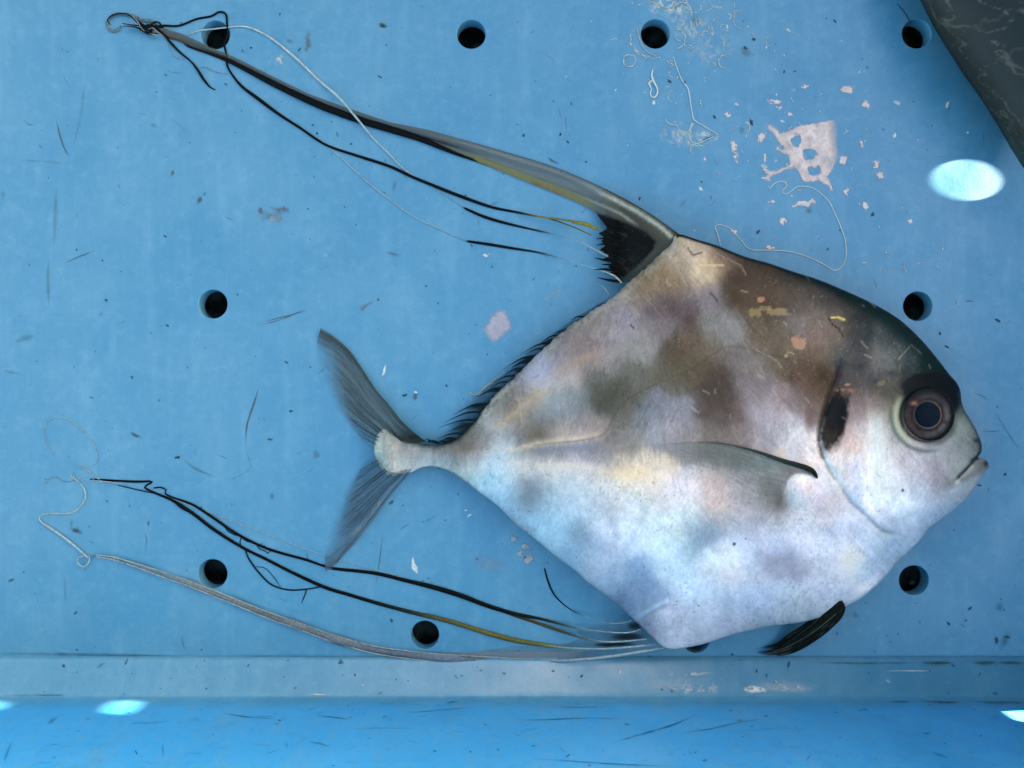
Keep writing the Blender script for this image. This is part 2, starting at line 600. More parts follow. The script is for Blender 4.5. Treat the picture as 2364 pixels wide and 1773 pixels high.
OUT = [(1566, 541), (1610, 553), (1656, 567), (1719, 592), (1773, 607), (1832, 627), (1891, 646), (1949, 670), (2008, 697), (2055, 723),
       (2094, 752), (2133, 791), (2164, 828), (2191, 863), (2211, 887), (2218, 906), (2220, 925), (2226, 946), (2237, 963), (2252, 989), (2263, 1014),
       (2267, 1033), (2265, 1045), (2257, 1057), (2270, 1059), (2280, 1066), (2283, 1077), (2278, 1085), (2269, 1095), (2257, 1113),
       (2236, 1144), (2212, 1168), (2180, 1193), (2152, 1213), (2142, 1222), (2128, 1243), (2105, 1267), (2073, 1296), (2050, 1324), (2023, 1353), (1987, 1381), (1960, 1396),
       (1930, 1411), (1886, 1428), (1847, 1437), (1816, 1441), (1769, 1447), (1730, 1456), (1691, 1465), (1652, 1478), (1612, 1490), (1573, 1497),
       (1550, 1499), (1533, 1494), (1511, 1477), (1476, 1442), (1452, 1421), (1417, 1391), (1378, 1360), (1351, 1339), (1323, 1314), (1283, 1285),
       (1241, 1249), (1190, 1209), (1152, 1171), (1110, 1139), (1072, 1110), (1043, 1091), (1013, 1080), (988, 1077), (968, 1082), (948, 1091),
       (924, 1097), (903, 1099), (884, 1088), (870, 1068), (864, 1045), (865, 1024), (872, 1003), (886, 990), (901, 993), (918, 1007), (945, 1018), (975, 1024), (1009, 1026),
       (1045, 1019), (1072, 1000), (1103, 965), (1134, 923), (1173, 883), (1197, 861), (1232, 827), (1267, 795), (1314, 754), (1349, 729),
       (1404, 694), (1439, 663), (1486, 622), (1525, 586), (1548, 562)]
OUT = smooth_poly(OUT, 5.0, True)
# slightly scalloped scale edge along the rear back
d_out = np.linalg.norm(np.roll(OUT, -1, 0) - OUT, axis=1)
tt = np.cumsum(d_out)
nrm = np.roll(OUT, -1, 0) - np.roll(OUT, 1, 0); nrm = np.stack([nrm[:, 1], -nrm[:, 0]], 1); nrm /= np.linalg.norm(nrm, axis=1)[:, None]
rear = ((OUT[:, 0] < 1560) & (OUT[:, 0] > 1090) & (OUT[:, 1] < 980))
OUT = OUT + nrm * ((fbm(tt / 9, tt * 0, 2) - 0.5) * (7 * rear + 4 * (OUT[:, 0] < 915)))[:, None]

STEP = 2.6
vx, vy, quads, rim = mesh_polygon(OUT, STEP)


def inflate(poly):
    """smooth pillow height inside an outline: Poisson solve, coarse to fine"""
    lo = poly.min(0) - 24; hi = poly.max(0) + 24
    phi = None
    for h, it in ((24, 1500), (12, 500), (6, 260)):
        gx = np.arange(lo[0], hi[0] + h, h); gy = np.arange(lo[1], hi[1] + h, h)
        X, Y = np.meshgrid(gx, gy)
        m = inside(X, Y, poly)
        if phi is None:
            f = np.zeros(X.shape)
        else:
            f = bil(pgx, pgy, phi, X, Y)
        f = f * m
        for _ in range(it):
            g_ = np.pad(f, 1)
            f = 0.25 * (g_[:-2, 1:-1] + g_[2:, 1:-1] + g_[1:-1, :-2] + g_[1:-1, 2:] + h * h) * m
        phi = f; pgx = gx; pgy = gy
    return pgx, pgy, phi


def bil(gx, gy, f, X, Y):
    h = gx[1] - gx[0]
    a = np.clip((X - gx[0]) / h, 0, len(gx) - 1.001); b = np.clip((Y - gy[0]) / h, 0, len(gy) - 1.001)
    i = a.astype(int); j = b.astype(int); a = a - i; b = b - j
    return (f[j, i] * (1 - a) + f[j, i + 1] * a) * (1 - b) + (f[j + 1, i] * (1 - a) + f[j + 1, i + 1] * a) * b


pgx, pgy, phi = inflate(OUT)
dist_edge, _bx, _by = seg_dist(vx, vy, OUT[::2], True)
PH = bil(pgx, pgy, phi, vx, vy)
PH = np.where(rim, 0, np.maximum(PH, dist_edge * 2.0))
PHM = phi.max()
TH = 0.0235


def thick(ph, px):
    """half thickness of the body (m); head and nape are rounder than the blade-like rear"""
    u = np.clip(ph / PHM, 0, 1)
    p = 0.62 - 0.14 * sstep(1500, 2050, px)
    return TH * u ** p * (1 - 0.10 * sstep(1500, 1100, px))


ZMID0 = 0.0150


def zmid(px):
    return 0.0065 + (ZMID0 - 0.0065) * sstep(880, 1350, px)


# --- relief of the head and flank
GILL = smooth_poly([(1936, 850), (1926, 880), (1915, 910), (1903, 948), (1893, 985), (1890, 1015), (1895, 1043), (1906, 1070), (1934, 1114), (1964, 1157), (1999, 1190), (2036, 1224), (2075, 1236)], 6)
PREOP = smooth_poly([(2017, 940), (2013, 1000), (2008, 1060), (2004, 1110), (2006, 1150), (2030, 1190)], 6)
MOUTH = smooth_poly([(2262, 1050), (2250, 1062), (2232, 1082), (2216, 1099), (2206, 1111)], 5)
EYE = (2141.0, 957.5)
LATER = smooth_poly([(1905, 850), (1840, 830), (1760, 815), (1680, 800), (1600, 850), (1520, 884), (1440, 930), (1400, 995), (1375, 1010), (1330, 1018), (1250, 1026), (1180, 1036), (1100, 1050), (1000, 1052), (930, 1048)], 8)
PECB = (1846, 1130)


def side_of(X, Y, line):
    """signed distance to a polyline (left positive)"""
    d, bx, by = seg_dist(X, Y, line)
    p = np.asarray(line)[:, :2]
    # nearest segment direction
    k = np.argmin((X[:, None] - p[None, ::2, 0]) ** 2 + (Y[:, None] - p[None, ::2, 1]) ** 2, 1) * 2
    k = np.clip(k, 0, len(p) - 2)
    tx = p[k + 1, 0] - p[k, 0]; ty = p[k + 1, 1] - p[k, 1]
    s = np.sign(tx * (Y - p[k, 1]) - ty * (X - p[k, 0]))
    return d * s, d


def relief(X, Y):
    r = np.zeros(X.shape)
    near = (X > 1800)
    x, y = X[near], Y[near]
    sd, d = side_of(x, y, GILL)
    # gill cover stands proud of the flank
    up_ = 0.35 + 0.65 * sstep(1120, 1040, y)
    r_ = (-0.0009 * np.exp(-(d / 6.0) ** 2) + np.where(sd > 0, -0.0002, 0.0006) * np.exp(-((d - 16) / 16.0) ** 2)) * up_
    d2, _, _ = seg_dist(x, y, PREOP)
    r_ += -0.00012 * np.exp(-(d2 / 9) ** 2) + 0.00015 * np.exp(-((d2 - 18) / 14.0) ** 2)
    d3, t3 = seg_dist(x, y, MOUTH, want_t=True)
    r_ += -0.0007 * np.exp(-(d3 / 4.0) ** 2)
    # lips
    r_ += 0.0006 * np.exp(-(((x - 2268) / 12) ** 2 + ((y - 1074) / 10) ** 2))
    # eye socket ring
    de = np.hypot(x - EYE[0], (y - EYE[1]))
    r_ += 0.0004 * np.exp(-((de - 76) / 13) ** 2) - 0.0040 * sstep(64, 50, de)
    # dark gill recess
    rec = np.exp(-(((x - 1925) / 24) ** 2 + ((y - 975) / 62) ** 2))
    r_ += -0.0012 * rec
    # jaw ridge
    r_ += 0.0005 * np.exp(-(((y - 1170) - 0.2 * (2150 - x)) / 20) ** 2) * sstep(2240, 2150, x) * sstep(2020, 2080, x)
    r[near] = r_
    # pectoral base
    r += 0.0016 * np.exp(-(((X - PECB[0]) / 30) ** 2 + ((Y - PECB[1]) / 32) ** 2))
    d4, _, _ = seg_dist(X, Y, LATER)
    keel = sstep(1420, 1300, X)
    r += (0.0004 * keel + 0.00012) * np.exp(-(d4 / (5 + 6 * keel)) ** 2)
    # tail stalk knob
    r += 0.0022 * np.exp(-(((X - 888) / 26) ** 2 + ((Y - 1045) / 50) ** 2))
    r += 0.0020 * (fbm(X / 9, Y / 9, 3) - 0.5) * sstep(930, 895, X)
    # bones of the fin bases showing under the skin
    db, _, _ = seg_dist(X, Y, [(1470, 1432), (1500, 1412), (1540, 1392)])
    r += 0.0006 * np.exp(-(db / 6) ** 2)
    # soft muscle undulation
    r += 0.0009 * (fbm(X / 130, Y / 130, 3) - 0.5) + 0.00022 * (fbm(X / 22, Y / 22, 3) - 0.5)
    return r


fade = sstep(0, 14, dist_edge)
ZT = zmid(vx) + thick(PH, vx) + relief(vx, vy) * fade
ZT = np.where(rim, zmid(vx), ZT)


def body_z(px, py):
    px = np.atleast_1d(np.asarray(px, float)); py = np.atleast_1d(np.asarray(py, float))
    ph = bil(pgx, pgy, phi, px, py)
    d, _, _ = seg_dist(px, py, OUT[::3], True)
    ins = inside(px, py, OUT)
    return np.where(ins, zmid(px) + thick(ph, px) + relief(px, py) * sstep(0, 14, d), zmid(px))


# --- colour of the skin, from swatches of the photograph (x, y, r, g, b)
SW = np.array([
    # back and nape
    (1575, 570, 165, 155, 130), (1600, 575, 190, 182, 160), (1560, 600, 170, 160, 140), (1620, 625, 196, 186, 150), (1645, 600, 165, 148, 120), (1670, 590, 112, 96, 82),
    (1535, 640, 150, 128, 90), (1490, 665, 148, 128, 92), (1580, 655, 140, 120, 88), (1460, 690, 150, 135, 105), (1440, 690, 160, 158, 150), (1395, 720, 148, 146, 145), (1340, 760, 140, 135, 132),
    (1540, 700, 108, 98, 102), (1500, 720, 118, 112, 120), (1590, 710, 104, 88, 86), (1630, 690, 132, 130, 146), (1600, 680, 135, 132, 142),
    (1700, 640, 92, 78, 64), (1760, 640, 92, 82, 68), (1700, 690, 92, 82, 66), (1780, 700, 94, 84, 66), (1830, 650, 74, 76, 70), (1820, 690, 100, 92, 80),
    (1660, 740, 130, 135, 138), (1690, 770, 132, 140, 142), (1740, 720, 102, 94, 78), (1760, 770, 112, 104, 84), (1800, 760, 100, 98, 84), (1840, 745, 118, 120, 122),
    (1880, 740, 118, 114, 110), (1870, 690, 90, 88, 84), (1920, 700, 74, 76, 76), (1960, 710, 58, 66, 68), (1900, 780, 128, 116, 106), (1930, 740, 110, 106, 100),
    (2000, 730, 50, 64, 66), (1980, 770, 66, 76, 82), (2030, 770, 80, 98, 104), (2060, 760, 48, 74, 78), (2090, 770, 40, 68, 70), (2080, 810, 84, 104, 108), (2030, 820, 108, 118, 122), (2120, 820, 54, 84, 86), (2150, 830, 34, 64, 68),
    (1990, 820, 72, 84, 92), (2050, 850, 96, 110, 114), (2100, 850, 60, 82, 84), (2170, 860, 26, 54, 58), (2190, 880, 24, 44, 50), (2140, 865, 52, 68, 66),
    (1960, 830, 84, 92, 98), (1930, 820, 96, 104, 104), (1960, 870, 70, 80, 92), (2000, 880, 84, 92, 98), (2040, 890, 88, 92, 84), (2080, 890, 70, 78, 72),
    # shoulder and centre
    (1900, 830, 112, 100, 78), (1905, 870, 78, 66, 48), (1880, 900, 108, 92, 76), (1830, 800, 120, 108, 90), (1840, 850, 110, 88, 72), (1800, 830, 112, 108, 92), (1860, 950, 122, 112, 110),
    (1700, 830, 118, 118, 118), (1740, 850, 128, 126, 128), (1600, 790, 114, 102, 84), (1560, 800, 108, 96, 80), (1640, 800, 124, 120, 106), (1620, 840, 112, 104, 82), (1570, 850, 108, 104, 82), (1540, 870, 110, 112, 96),
    (1650, 870, 96, 88, 78), (1660, 910, 92, 84, 80), (1640, 950, 108, 98, 92), (1690, 960, 114, 104, 102), (1650, 1000, 130, 126, 122), (1700, 1010, 138, 132, 132),
    (1740, 900, 132, 128, 138), (1760, 950, 150, 148, 164), (1800, 980, 158, 162, 180), (1770, 1020, 150, 152, 164), (1820, 930, 138, 128, 134), (1840, 990, 178, 190, 205), (1830, 1040, 178, 186, 200),
    (1560, 950, 138, 146, 162), (1510, 940, 120, 134, 154), (1490, 970, 120, 136, 156), (1540, 990, 152, 156, 172), (1500, 1000, 146, 156, 170), (1580, 1000, 146, 146, 148),
    (1480, 880, 112, 116, 108), (1440, 860, 108, 114, 106), (1420, 900, 98, 102, 94), (1400, 930, 96, 100, 90), (1450, 930, 102, 108, 100), (1380, 870, 112, 118, 112), (1440, 970, 116, 118, 108), (1460, 1000, 140, 142, 138), (1410, 1000, 120, 122, 116),
    (1480, 800, 142, 148, 150), (1500, 760, 138, 136, 140), (1530, 740, 124, 116, 122), (1450, 760, 146, 146, 158), (1440, 720, 140, 148, 180), (1480, 690, 128, 118, 116), (1410, 770, 148, 150, 160), (1400, 740, 140, 136, 140),
    (1420, 820, 140, 142, 142), (1380, 820, 150, 146, 140), (1340, 800, 128, 122, 126), (1370, 790, 134, 122, 122), (1320, 830, 152, 142, 136), (1300, 800, 130, 130, 134), (1290, 840, 138, 140, 160),
    (1250, 840, 146, 160, 192), (1240, 870, 150, 168, 200), (1270, 880, 160, 162, 184), (1300, 870, 170, 164, 158), (1210, 890, 130, 132, 144), (1190, 920, 118, 120, 122), (1160, 940, 118, 124, 128),
    (1280, 910, 140, 158, 164), (1290, 940, 138, 162, 170), (1250, 950, 130, 152, 160), (1320, 930, 124, 138, 142), (1330, 970, 132, 138, 148), (1270, 980, 128, 132, 138), (1220, 960, 134, 138, 130), (1190, 955, 170, 156, 134),
    (1215, 928, 176, 160, 134), (1250, 905, 180, 172, 156), (1150, 985, 172, 160, 140), (1160, 1000, 138, 158, 180), (1130, 985, 136, 158, 176), (1110, 1010, 116, 118, 114), (1200, 1000, 136, 144, 148), (1240, 1000, 118, 112, 94), (1230, 1015, 112, 104, 88), (1290, 1005, 130, 126, 130), (1350, 985, 134, 134, 136),
    # keel stripe
    (1350, 1008, 196, 182, 174), (1300, 1016, 206, 194, 176), (1250, 1024, 180, 168, 148), (1380, 1000, 176, 160, 152), (1390, 1020, 128, 132, 138), (1340, 1032, 138, 148, 176), (1290, 1040, 130, 138, 160), (1240, 1042, 118, 128, 142), (1200, 1038, 138, 138, 140), (1390, 1050, 140, 146, 164), (1430, 1040, 140, 140, 138),
    (1160, 1030, 180, 194, 206), (1120, 1035, 170, 172, 178), (1160, 1060, 172, 198, 212), (1080, 1035, 112, 102, 94), (1060, 1045, 104, 98, 94), (1090, 1010, 118, 116, 108), (1040, 1035, 92, 96, 94), (1000, 1036, 86, 94, 94), (1030, 1060, 160, 178, 192), (1080, 1060, 176, 184, 190), (1100, 1085, 168, 182, 186), (980, 1055, 168, 192, 206), (960, 1040, 110, 126, 128),
    # tail stalk
    (930, 1060, 186, 196, 198), (905, 1040, 150, 168, 174), (880, 1015, 128, 154, 164), (878, 1060, 134, 156, 164), (900, 1085, 184, 188, 182), (930, 1030, 110, 132, 134), (950, 1075, 160, 178, 180), (890, 1040, 168, 190, 196), (905, 1060, 130, 146, 150),
    # lower flank
    (1200, 1075, 206, 208, 206), (1250, 1075, 214, 206, 198), (1290, 1085, 210, 206, 200), (1340, 1085, 200, 196, 200), (1400, 1085, 206, 196, 188), (1430, 1090, 226, 206, 172), (1450, 1095, 230, 212, 180), (1440, 1070, 190, 178, 162), (1500, 1085, 222, 204, 180), (1490, 1110, 218, 204, 186),
    (1130, 1105, 152, 200, 230), (1160, 1110, 176, 198, 206), (1170, 1140, 146, 194, 228), (1200, 1120, 150, 156, 170), (1230, 1140, 140, 148, 166), (1220, 1165, 138, 148, 168), (1250, 1110, 150, 164, 178), (1270, 1125, 160, 186, 202), (1210, 1190, 150, 190, 226), (1240, 1200, 154, 198, 232),
    (1300, 1110, 170, 190, 204), (1340, 1130, 186, 202, 216), (1390, 1130, 196, 204, 214), (1300, 1170, 168, 194, 218), (1360, 1180, 176, 196, 220), (1400, 1180, 180, 186, 208), (1280, 1230, 160, 202, 234), (1330, 1230, 140, 168, 200), (1350, 1250, 136, 162, 194), (1390, 1220, 196, 200, 222), (1320, 1280, 140, 188, 232), (1370, 1290, 172, 192, 224),
    (1430, 1150, 208, 204, 206), (1480, 1150, 196, 204, 216), (1530, 1150, 204, 202, 208), (1470, 1200, 196, 204, 220), (1520, 1210, 188, 206, 216), (1540, 1240, 190, 206, 212), (1580, 1150, 204, 204, 212), (1580, 1190, 188, 206, 218), (1440, 1240, 192, 198, 222), (1500, 1260, 198, 210, 220),
    (1640, 1160, 198, 176, 176), (1660, 1180, 202, 184, 176), (1625, 1210, 146, 170, 190), (1640, 1235, 128, 156, 184), (1610, 1245, 138, 164, 190), (1680, 1210, 160, 170, 190), (1600, 1270, 160, 186, 214), (1560, 1280, 176, 200, 226),
    (1720, 1160, 176, 172, 182), (1770, 1180, 150, 148, 152), (1800, 1170, 140, 138, 140), (1740, 1210, 154, 160, 178), (1800, 1200, 170, 182, 200), (1720, 1250, 178, 190, 216), (1780, 1240, 184, 194, 222), (1840, 1190, 182, 186, 204), (1850, 1220, 188, 198, 222),
    (1670, 1290, 204, 212, 220), (1640, 1310, 200, 206, 220), (1690, 1320, 206, 204, 214), (1780, 1290, 156, 162, 196), (1830, 1300, 160, 166, 200), (1740, 1320, 182, 194, 222), (1880, 1280, 188, 194, 222), (1930, 1230, 170, 188, 220), (1920, 1280, 184, 200, 226), (1960, 1290, 208, 208, 204), (1950, 1330, 196, 208, 222), (2000, 1250, 168, 194, 226),
    (1480, 1310, 134, 172, 220), (1470, 1350, 118, 156, 206), (1500, 1370, 130, 166, 212), (1550, 1310, 178, 206, 232), (1590, 1350, 182, 208, 236), (1650, 1360, 182, 204, 232), (1700, 1380, 164, 194, 230), (1760, 1390, 166, 196, 234), (1820, 1380, 176, 202, 230), (1800, 1420, 168, 190, 214), (1870, 1410, 178, 200, 222), (1900, 1360, 186, 202, 232), (1950, 1370, 184, 204, 232), (2010, 1320, 160, 196, 232), (2040, 1280, 152, 190, 228),
    (1440, 1400, 112, 148, 196), (1480, 1410, 128, 164, 206), (1500, 1440, 150, 160, 194), (1540, 1430, 188, 198, 228), (1560, 1470, 184, 200, 230), (1620, 1460, 178, 198, 226), (1700, 1440, 170, 194, 226), (1420, 1340, 150, 182, 224), (1400, 1300, 174, 186, 218),
    # cheek, gill cover, chest
    (1880, 1040, 196, 198, 202), (1870, 1080, 198, 200, 206), (1850, 1120, 196, 204, 210), (1870, 1150, 178, 186, 206), (1900, 1110, 182, 196, 220), (1920, 1150, 184, 184, 200), (1900, 1180, 178, 178, 196), (1950, 1200, 170, 190, 216),
    (1960, 950, 150, 138, 142), (1970, 1000, 176, 160, 158), (1975, 1030, 188, 168, 162), (1945, 1070, 190, 196, 202), (1960, 1090, 176, 190, 214), (1990, 1080, 168, 184, 212), (1980, 1130, 158, 184, 220), (1950, 1110, 180, 192, 204), (1990, 930, 126, 118, 122), (1970, 900, 96, 90, 92), (1960, 930, 112, 104, 102),
    (2010, 960, 156, 152, 158), (2020, 1000, 186, 206, 216), (2025, 1050, 196, 222, 230), (2025, 1100, 196, 214, 224), (2020, 1140, 204, 218, 226), (2040, 1010, 168, 184, 194), (2000, 1000, 168, 172, 182),
    (2040, 950, 108, 110, 92), (2050, 980, 130, 144, 138), (2060, 1010, 150, 164, 164), (2080, 1040, 158, 172, 180), (2060, 1060, 178, 182, 196), (2060, 1110, 176, 192, 210), (2100, 1050, 166, 168, 182), (2110, 1090, 168, 176, 196), (2140, 1050, 158, 166, 176), (2160, 1100, 166, 160, 176), (2130, 1130, 166, 190, 214), (2180, 1080, 160, 168, 182), (2170, 1140, 160, 170, 190), (2200, 1050, 156, 168, 176),
    (2220, 1010, 152, 164, 160), (2210, 980, 150, 170, 168), (2230, 1040, 138, 152, 156), (2245, 1010, 116, 130, 130), (2200, 950, 80, 92, 98), (2215, 930, 56, 68, 76), (2190, 1110, 132, 134, 136), (2220, 1110, 172, 182, 180), (2230, 1130, 160, 188, 216), (2180, 1170, 150, 188, 226), (2250, 1095, 150, 156, 164),
    (2060, 1160, 174, 204, 226), (2100, 1180, 182, 212, 234), (2150, 1180, 160, 190, 226), (2040, 1210, 164, 186, 214), (2090, 1220, 160, 192, 222), (2120, 1220, 152, 190, 228), (2060, 1250, 142, 184, 226),
], float)


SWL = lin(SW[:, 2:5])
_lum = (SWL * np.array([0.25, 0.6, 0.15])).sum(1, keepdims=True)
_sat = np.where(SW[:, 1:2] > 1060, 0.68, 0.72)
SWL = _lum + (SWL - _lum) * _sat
SWL = SWL * (_lum / 0.34) ** 0.38 * np.array([1.0, 1.0, 1.06]) * (1 + 0.08 * sstep(1050, 1300, SW[:, 1:2]) - 0.10 * sstep(1400, 1150, SW[:, 0:1]) * sstep(1100, 1000, SW[:, 1:2])) * (1 + 0.14 * sstep(1880, 2020, SW[:, 0:1]) - 0.15 * np.exp(-((SW[:, 0:1] - 1350) / 220) ** 2 - ((SW[:, 1:2] - 1150) / 130) ** 2))  # gains by position: lighting differences over the body put into the colour


def paint(X, Y):
    wx = X + 20 * (fbm(X / 46 + 9, Y / 46, 4) - 0.5) + 7 * (fbm(X / 11, Y / 11 + 4, 3) - 0.5)
    wy = Y + 26 * (fbm(X / 40 + 40, Y / 60 + 3, 4) - 0.5) + 16 * (fbm(X / 7 + 7, Y / 24, 3) - 0.5)
    num = np.zeros((len(X), 3)); den = np.full(len(X), 1e-9)
    cl = SWL
    for k in range(len(SW)):
        d2 = ((wx - SW[k, 0]) ** 2 + (wy - SW[k, 1]) ** 2)
        w = np.exp(-d2 / (2 * 21.0 ** 2)) + 0.02 / (1 + d2 / 900.0) ** 2
        num += w[:, None] * cl[k]; den += w
    return num / den[:, None]


def over(c, col, a):
    a = np.clip(a, 0, 1)[:, None]
    return c * (1 - a) + lin(col)[None] * a


def streaks(X, Y, ang, sx, sy, seed=0):
    ca, sa = math.cos(ang), math.sin(ang)
    u = X * ca + Y * sa; v = -X * sa + Y * ca
    return fbm(u / sx + seed, v / sy + seed * 1.7, 3)


def band(X, Y, line, w, jitter=0.0, t0=None, t1=None):
    d, t = seg_dist(X, Y, line, want_t=True)
    if jitter:
        d = d + jitter * (fbm(X / 7, Y / 7, 3) - 0.5)
    a = np.exp(-(np.maximum(d, 0) / w) ** 2)
    if t0 is not None:
        a = a * sstep(0, t0, t)
    if t1 is not None:
        a = a * sstep(1, 1 - t1, t)
    return a


def skin_colour(X, Y):
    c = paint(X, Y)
    # silver hair-fine streaks along the muscle, in patches and changing direction
    m1 = sstep(0.35, 0.65, fbm(X / 70 + 5, Y / 70 + 2, 2)); m2 = sstep(0.35, 0.65, fbm(X / 60 + 25, Y / 80 + 32, 2))
    st = streaks(X, Y, 1.45, 30, 2.6, 2.0); st2 = streaks(X, Y, 0.85, 30, 2.6, 8.0); st3 = streaks(X, Y, 2.05, 26, 2.8, 5.0)
    amp = 0.58 - 0.26 * sstep(1050, 1200, Y)
    c = c * (1 + amp * (0.7 * (st - 0.5) * (1 - 0.7 * m1) + (st2 - 0.5) * m1 * sstep(1300, 1500, X) + 0.7 * (st3 - 0.5) * m2))[:, None]
    # faint iridescence
    i1 = fbm(X / 55 + 30, Y / 38 + 11, 4) - 0.5
    i2 = fbm(X / 48 + 70, Y / 52 + 21, 4) - 0.5
    c = c * (1 + np.stack([0.10 * i1, 0.03 * i2, 0.02 * i1 - 0.10 * i2], 1))
    # cloudy light/dark at several sizes
    c = c * (1 + 0.42 * (fbm(X / 24, Y / 24, 4) - 0.5))[:, None]
    c = c * (1 + 0.20 * (fbm(X / 6 + 60, Y / 8, 2) - 0.5))[:, None]
    # speckle
    sp = vnoise(X / 3.2 + 3, Y / 3.2)
    c = c * (1 + 0.16 * (sp - 0.5))[:, None]
    dk = sstep(0.80, 0.93, vnoise(X / 3.6 + 90, Y / 3.6)) * sstep(0.42, 0.62, fbm(X / 60 + 3, Y / 60, 3))
    c = over(c, (60, 56, 52), 0.35 * dk)
    lt = sstep(0.86, 0.96, vnoise(X / 3.4 + 190, Y / 3.8 + 5))
    c = over(c, (190, 188, 180), 0.16 * lt * sstep(1000, 760, Y))  # pale flecks standing in for glints, painted into the skin
    # scaly wiry scratches on the upper flank
    for k in range(240):
        pass
    # dark back margin (pigment): broad on the head, narrow at the rear
    de = np.minimum(dist_e(X, Y), 200)
    back = (Y < 900) & (X > 1560) & (Y < 700 + (X - 1560) * 0.6)
    w = 5 + 26 * sstep(1750, 2080, X)
    c = over(c, (22, 44, 46), 0.93 * np.where(back, sstep(1, 0.25, de / (w * 1.6) + 0.25 * (fbm(X / 20, Y / 20, 3) - 0.5)), 0))
    c = over(c, (24, 30, 28), 0.95 * np.where(back, sstep(9, 3, de), 0))
    # pale crusty scales along the rear back edge
    rb = (X < 1560) & (X > 1090) & (Y < 985)
    crust = np.where(rb, sstep(26, 6, de), 0) * sstep(0.35, 0.6, fbm(X / 7, Y / 7, 3))
    c = over(c, (178, 182, 182), 0.45 * crust)
    # keel stripe, pale over lavender grey, and the warm line up the rear back
    jit = 10 * (fbm(X / 5, Y / 16, 3) - 0.5)
    kp = band(X, Y + jit, smooth_poly([(1150, 1042), (1200, 1036), (1250, 1025), (1300, 1016), (1350, 1009), (1380, 1002), (1394, 992)], 6), 8, 4, 0.15, 0.1)
    c = over(c, (214, 202, 188), 0.62 * kp * (0.35 + 1.0 * fbm(X / 10, Y / 5, 3)))
    kd = band(X, Y + jit, [(1220, 1046), (1280, 1038), (1340, 1034), (1410, 1030)], 11, 6, 0.2, 0.25)
    c = over(c, (118, 126, 148), 0.60 * kd)
    dg = band(X, Y + jit, smooth_poly([(1128, 1002), (1160, 976), (1190, 952), (1220, 928), (1250, 908), (1290, 888)], 6), 6, 6, 0.15, 0.2)
    c = over(c, (184, 164, 138), 0.55 * dg * (0.1 + 1.3 * fbm(X / 6, Y / 6, 3)))
    dp = band(X, Y + jit, [(1260, 872), (1300, 850), (1350, 826), (1400, 800)], 10, 8, 0.2, 0.3)
    c = over(c, (166, 146, 134), 0.40 * dp)
    pe = sstep(1.1, 0.3, np.hypot((X - 1462) / 62, (Y - 1094) / 24) + 0.6 * (fbm(X / 9, Y / 20, 3) - 0.5))
    c = over(c, (234, 214, 184), 0.50 * pe)
    pw = sstep(1.1, 0.3, np.hypot((X - 1290) / 110, (Y - 1078) / 14) + 0.8 * (fbm(X / 9, Y / 20 + 7, 3) - 0.5))
    c = over(c, (222, 216, 212), 0.50 * pw)
    for (a_, b_, rx, ry, col, s_) in ((1405, 912, 46, 36, (78, 82, 72), .45), (1655, 915, 40, 60, (78, 70, 64), .45), (1580, 830, 60, 34, (88, 80, 60), .40), (1720, 690, 70, 44, (76, 66, 52), .40), (1545, 712, 40, 20, (88, 76, 80), .40), (1228, 1142, 24, 36, (126, 136, 156), .45), (1637, 1230, 34, 26, (122, 144, 164), .4), (1336, 1245, 26, 24, (140, 158, 182), .3), (1476, 1350, 30, 42, (128, 154, 190), .38), (1808, 1296, 46, 16, (152, 158, 182), .35), (1240, 1005, 30, 14, (96, 88, 70), .5), (1245, 858, 26, 22, (146, 158, 188), .45), (1080, 1035, 34, 10, (92, 82, 74), .5)):
        bb = np.exp(-(np.hypot((X - a_) / rx, (Y - b_) / ry) + 0.5 * (fbm(X / 15 + a_, Y / 15, 3) - 0.5)) ** 2 * 1.2)
        c = over(c, col, s_ * bb)
    # lateral line
    c = over(c, (70, 66, 56), 0.40 * band(X, Y, LATER[:90], 2.2, 3))
    # gill opening
    rec = np.exp(-(((X - 1924 + (Y - 975) * 0.16) / 30) ** 2 + ((Y - 972) / 72) ** 2) ** 2)
    rec = rec * (0.75 + 0.5 * fbm(X / 12, Y / 25, 3))
    ed = np.hypot((X - 1926 + (Y - 970) * 0.20) / 33, (Y - 968) / 84) + 0.5 * (fbm(X / 14, Y / 22, 3) - 0.5)
    rec = np.maximum(rec, sstep(1.12, 0.62, ed))
    c = over(c, (12, 13, 12), 0.97 * rec)
    c = over(c, (60, 58, 52), 0.35 * np.exp(-(((X - 1920) / 14) ** 2 + ((Y - 1000) / 14) ** 2)))
    c = over(c, (46, 40, 34), 0.85 * band(X, Y, GILL[:34], 5, 6))
    c = over(c, (96, 62, 60), 0.6 * np.exp(-(((X - 1868) / 12) ** 2 + ((Y - 968) / 26) ** 2)))
    c = over(c, (58, 30, 36), 0.5 * np.exp(-(((X - 1938) / 9) ** 2 + ((Y - 866) / 12) ** 2)))
    c = over(c, (186, 130, 100), 0.6 * np.exp(-(((X - 1950) / 24) ** 2 + ((Y - 902) / 4) ** 2)) * sstep(0.4, 0.6, fbm(X / 6, Y / 6, 2)))
    c = over(c, (56, 50, 32), 0.7 * np.exp(-(((X - 1902) / 20) ** 2 + ((Y - 868) / 32) ** 2)) * sstep(0.3, 0.6, fbm(X / 9, Y / 9, 3)))
    # dark smudges on the nape
    for (a, b, rx, ry, s) in ((2005, 768, 12, 30, .55), (1985, 845, 18, 12, .5), (2060, 862, 40, 9, .55), (2020, 880, 20, 10, .4), (1940, 838, 22, 10, .45), (1990, 800, 14, 22, .4)):
        c = over(c, (34, 44, 50), s * np.exp(-(((X - a) / rx) ** 2 + ((Y - b) / ry) ** 2)) * (0.4 + 1.2 * fbm(X / 7, Y / 7, 3)))
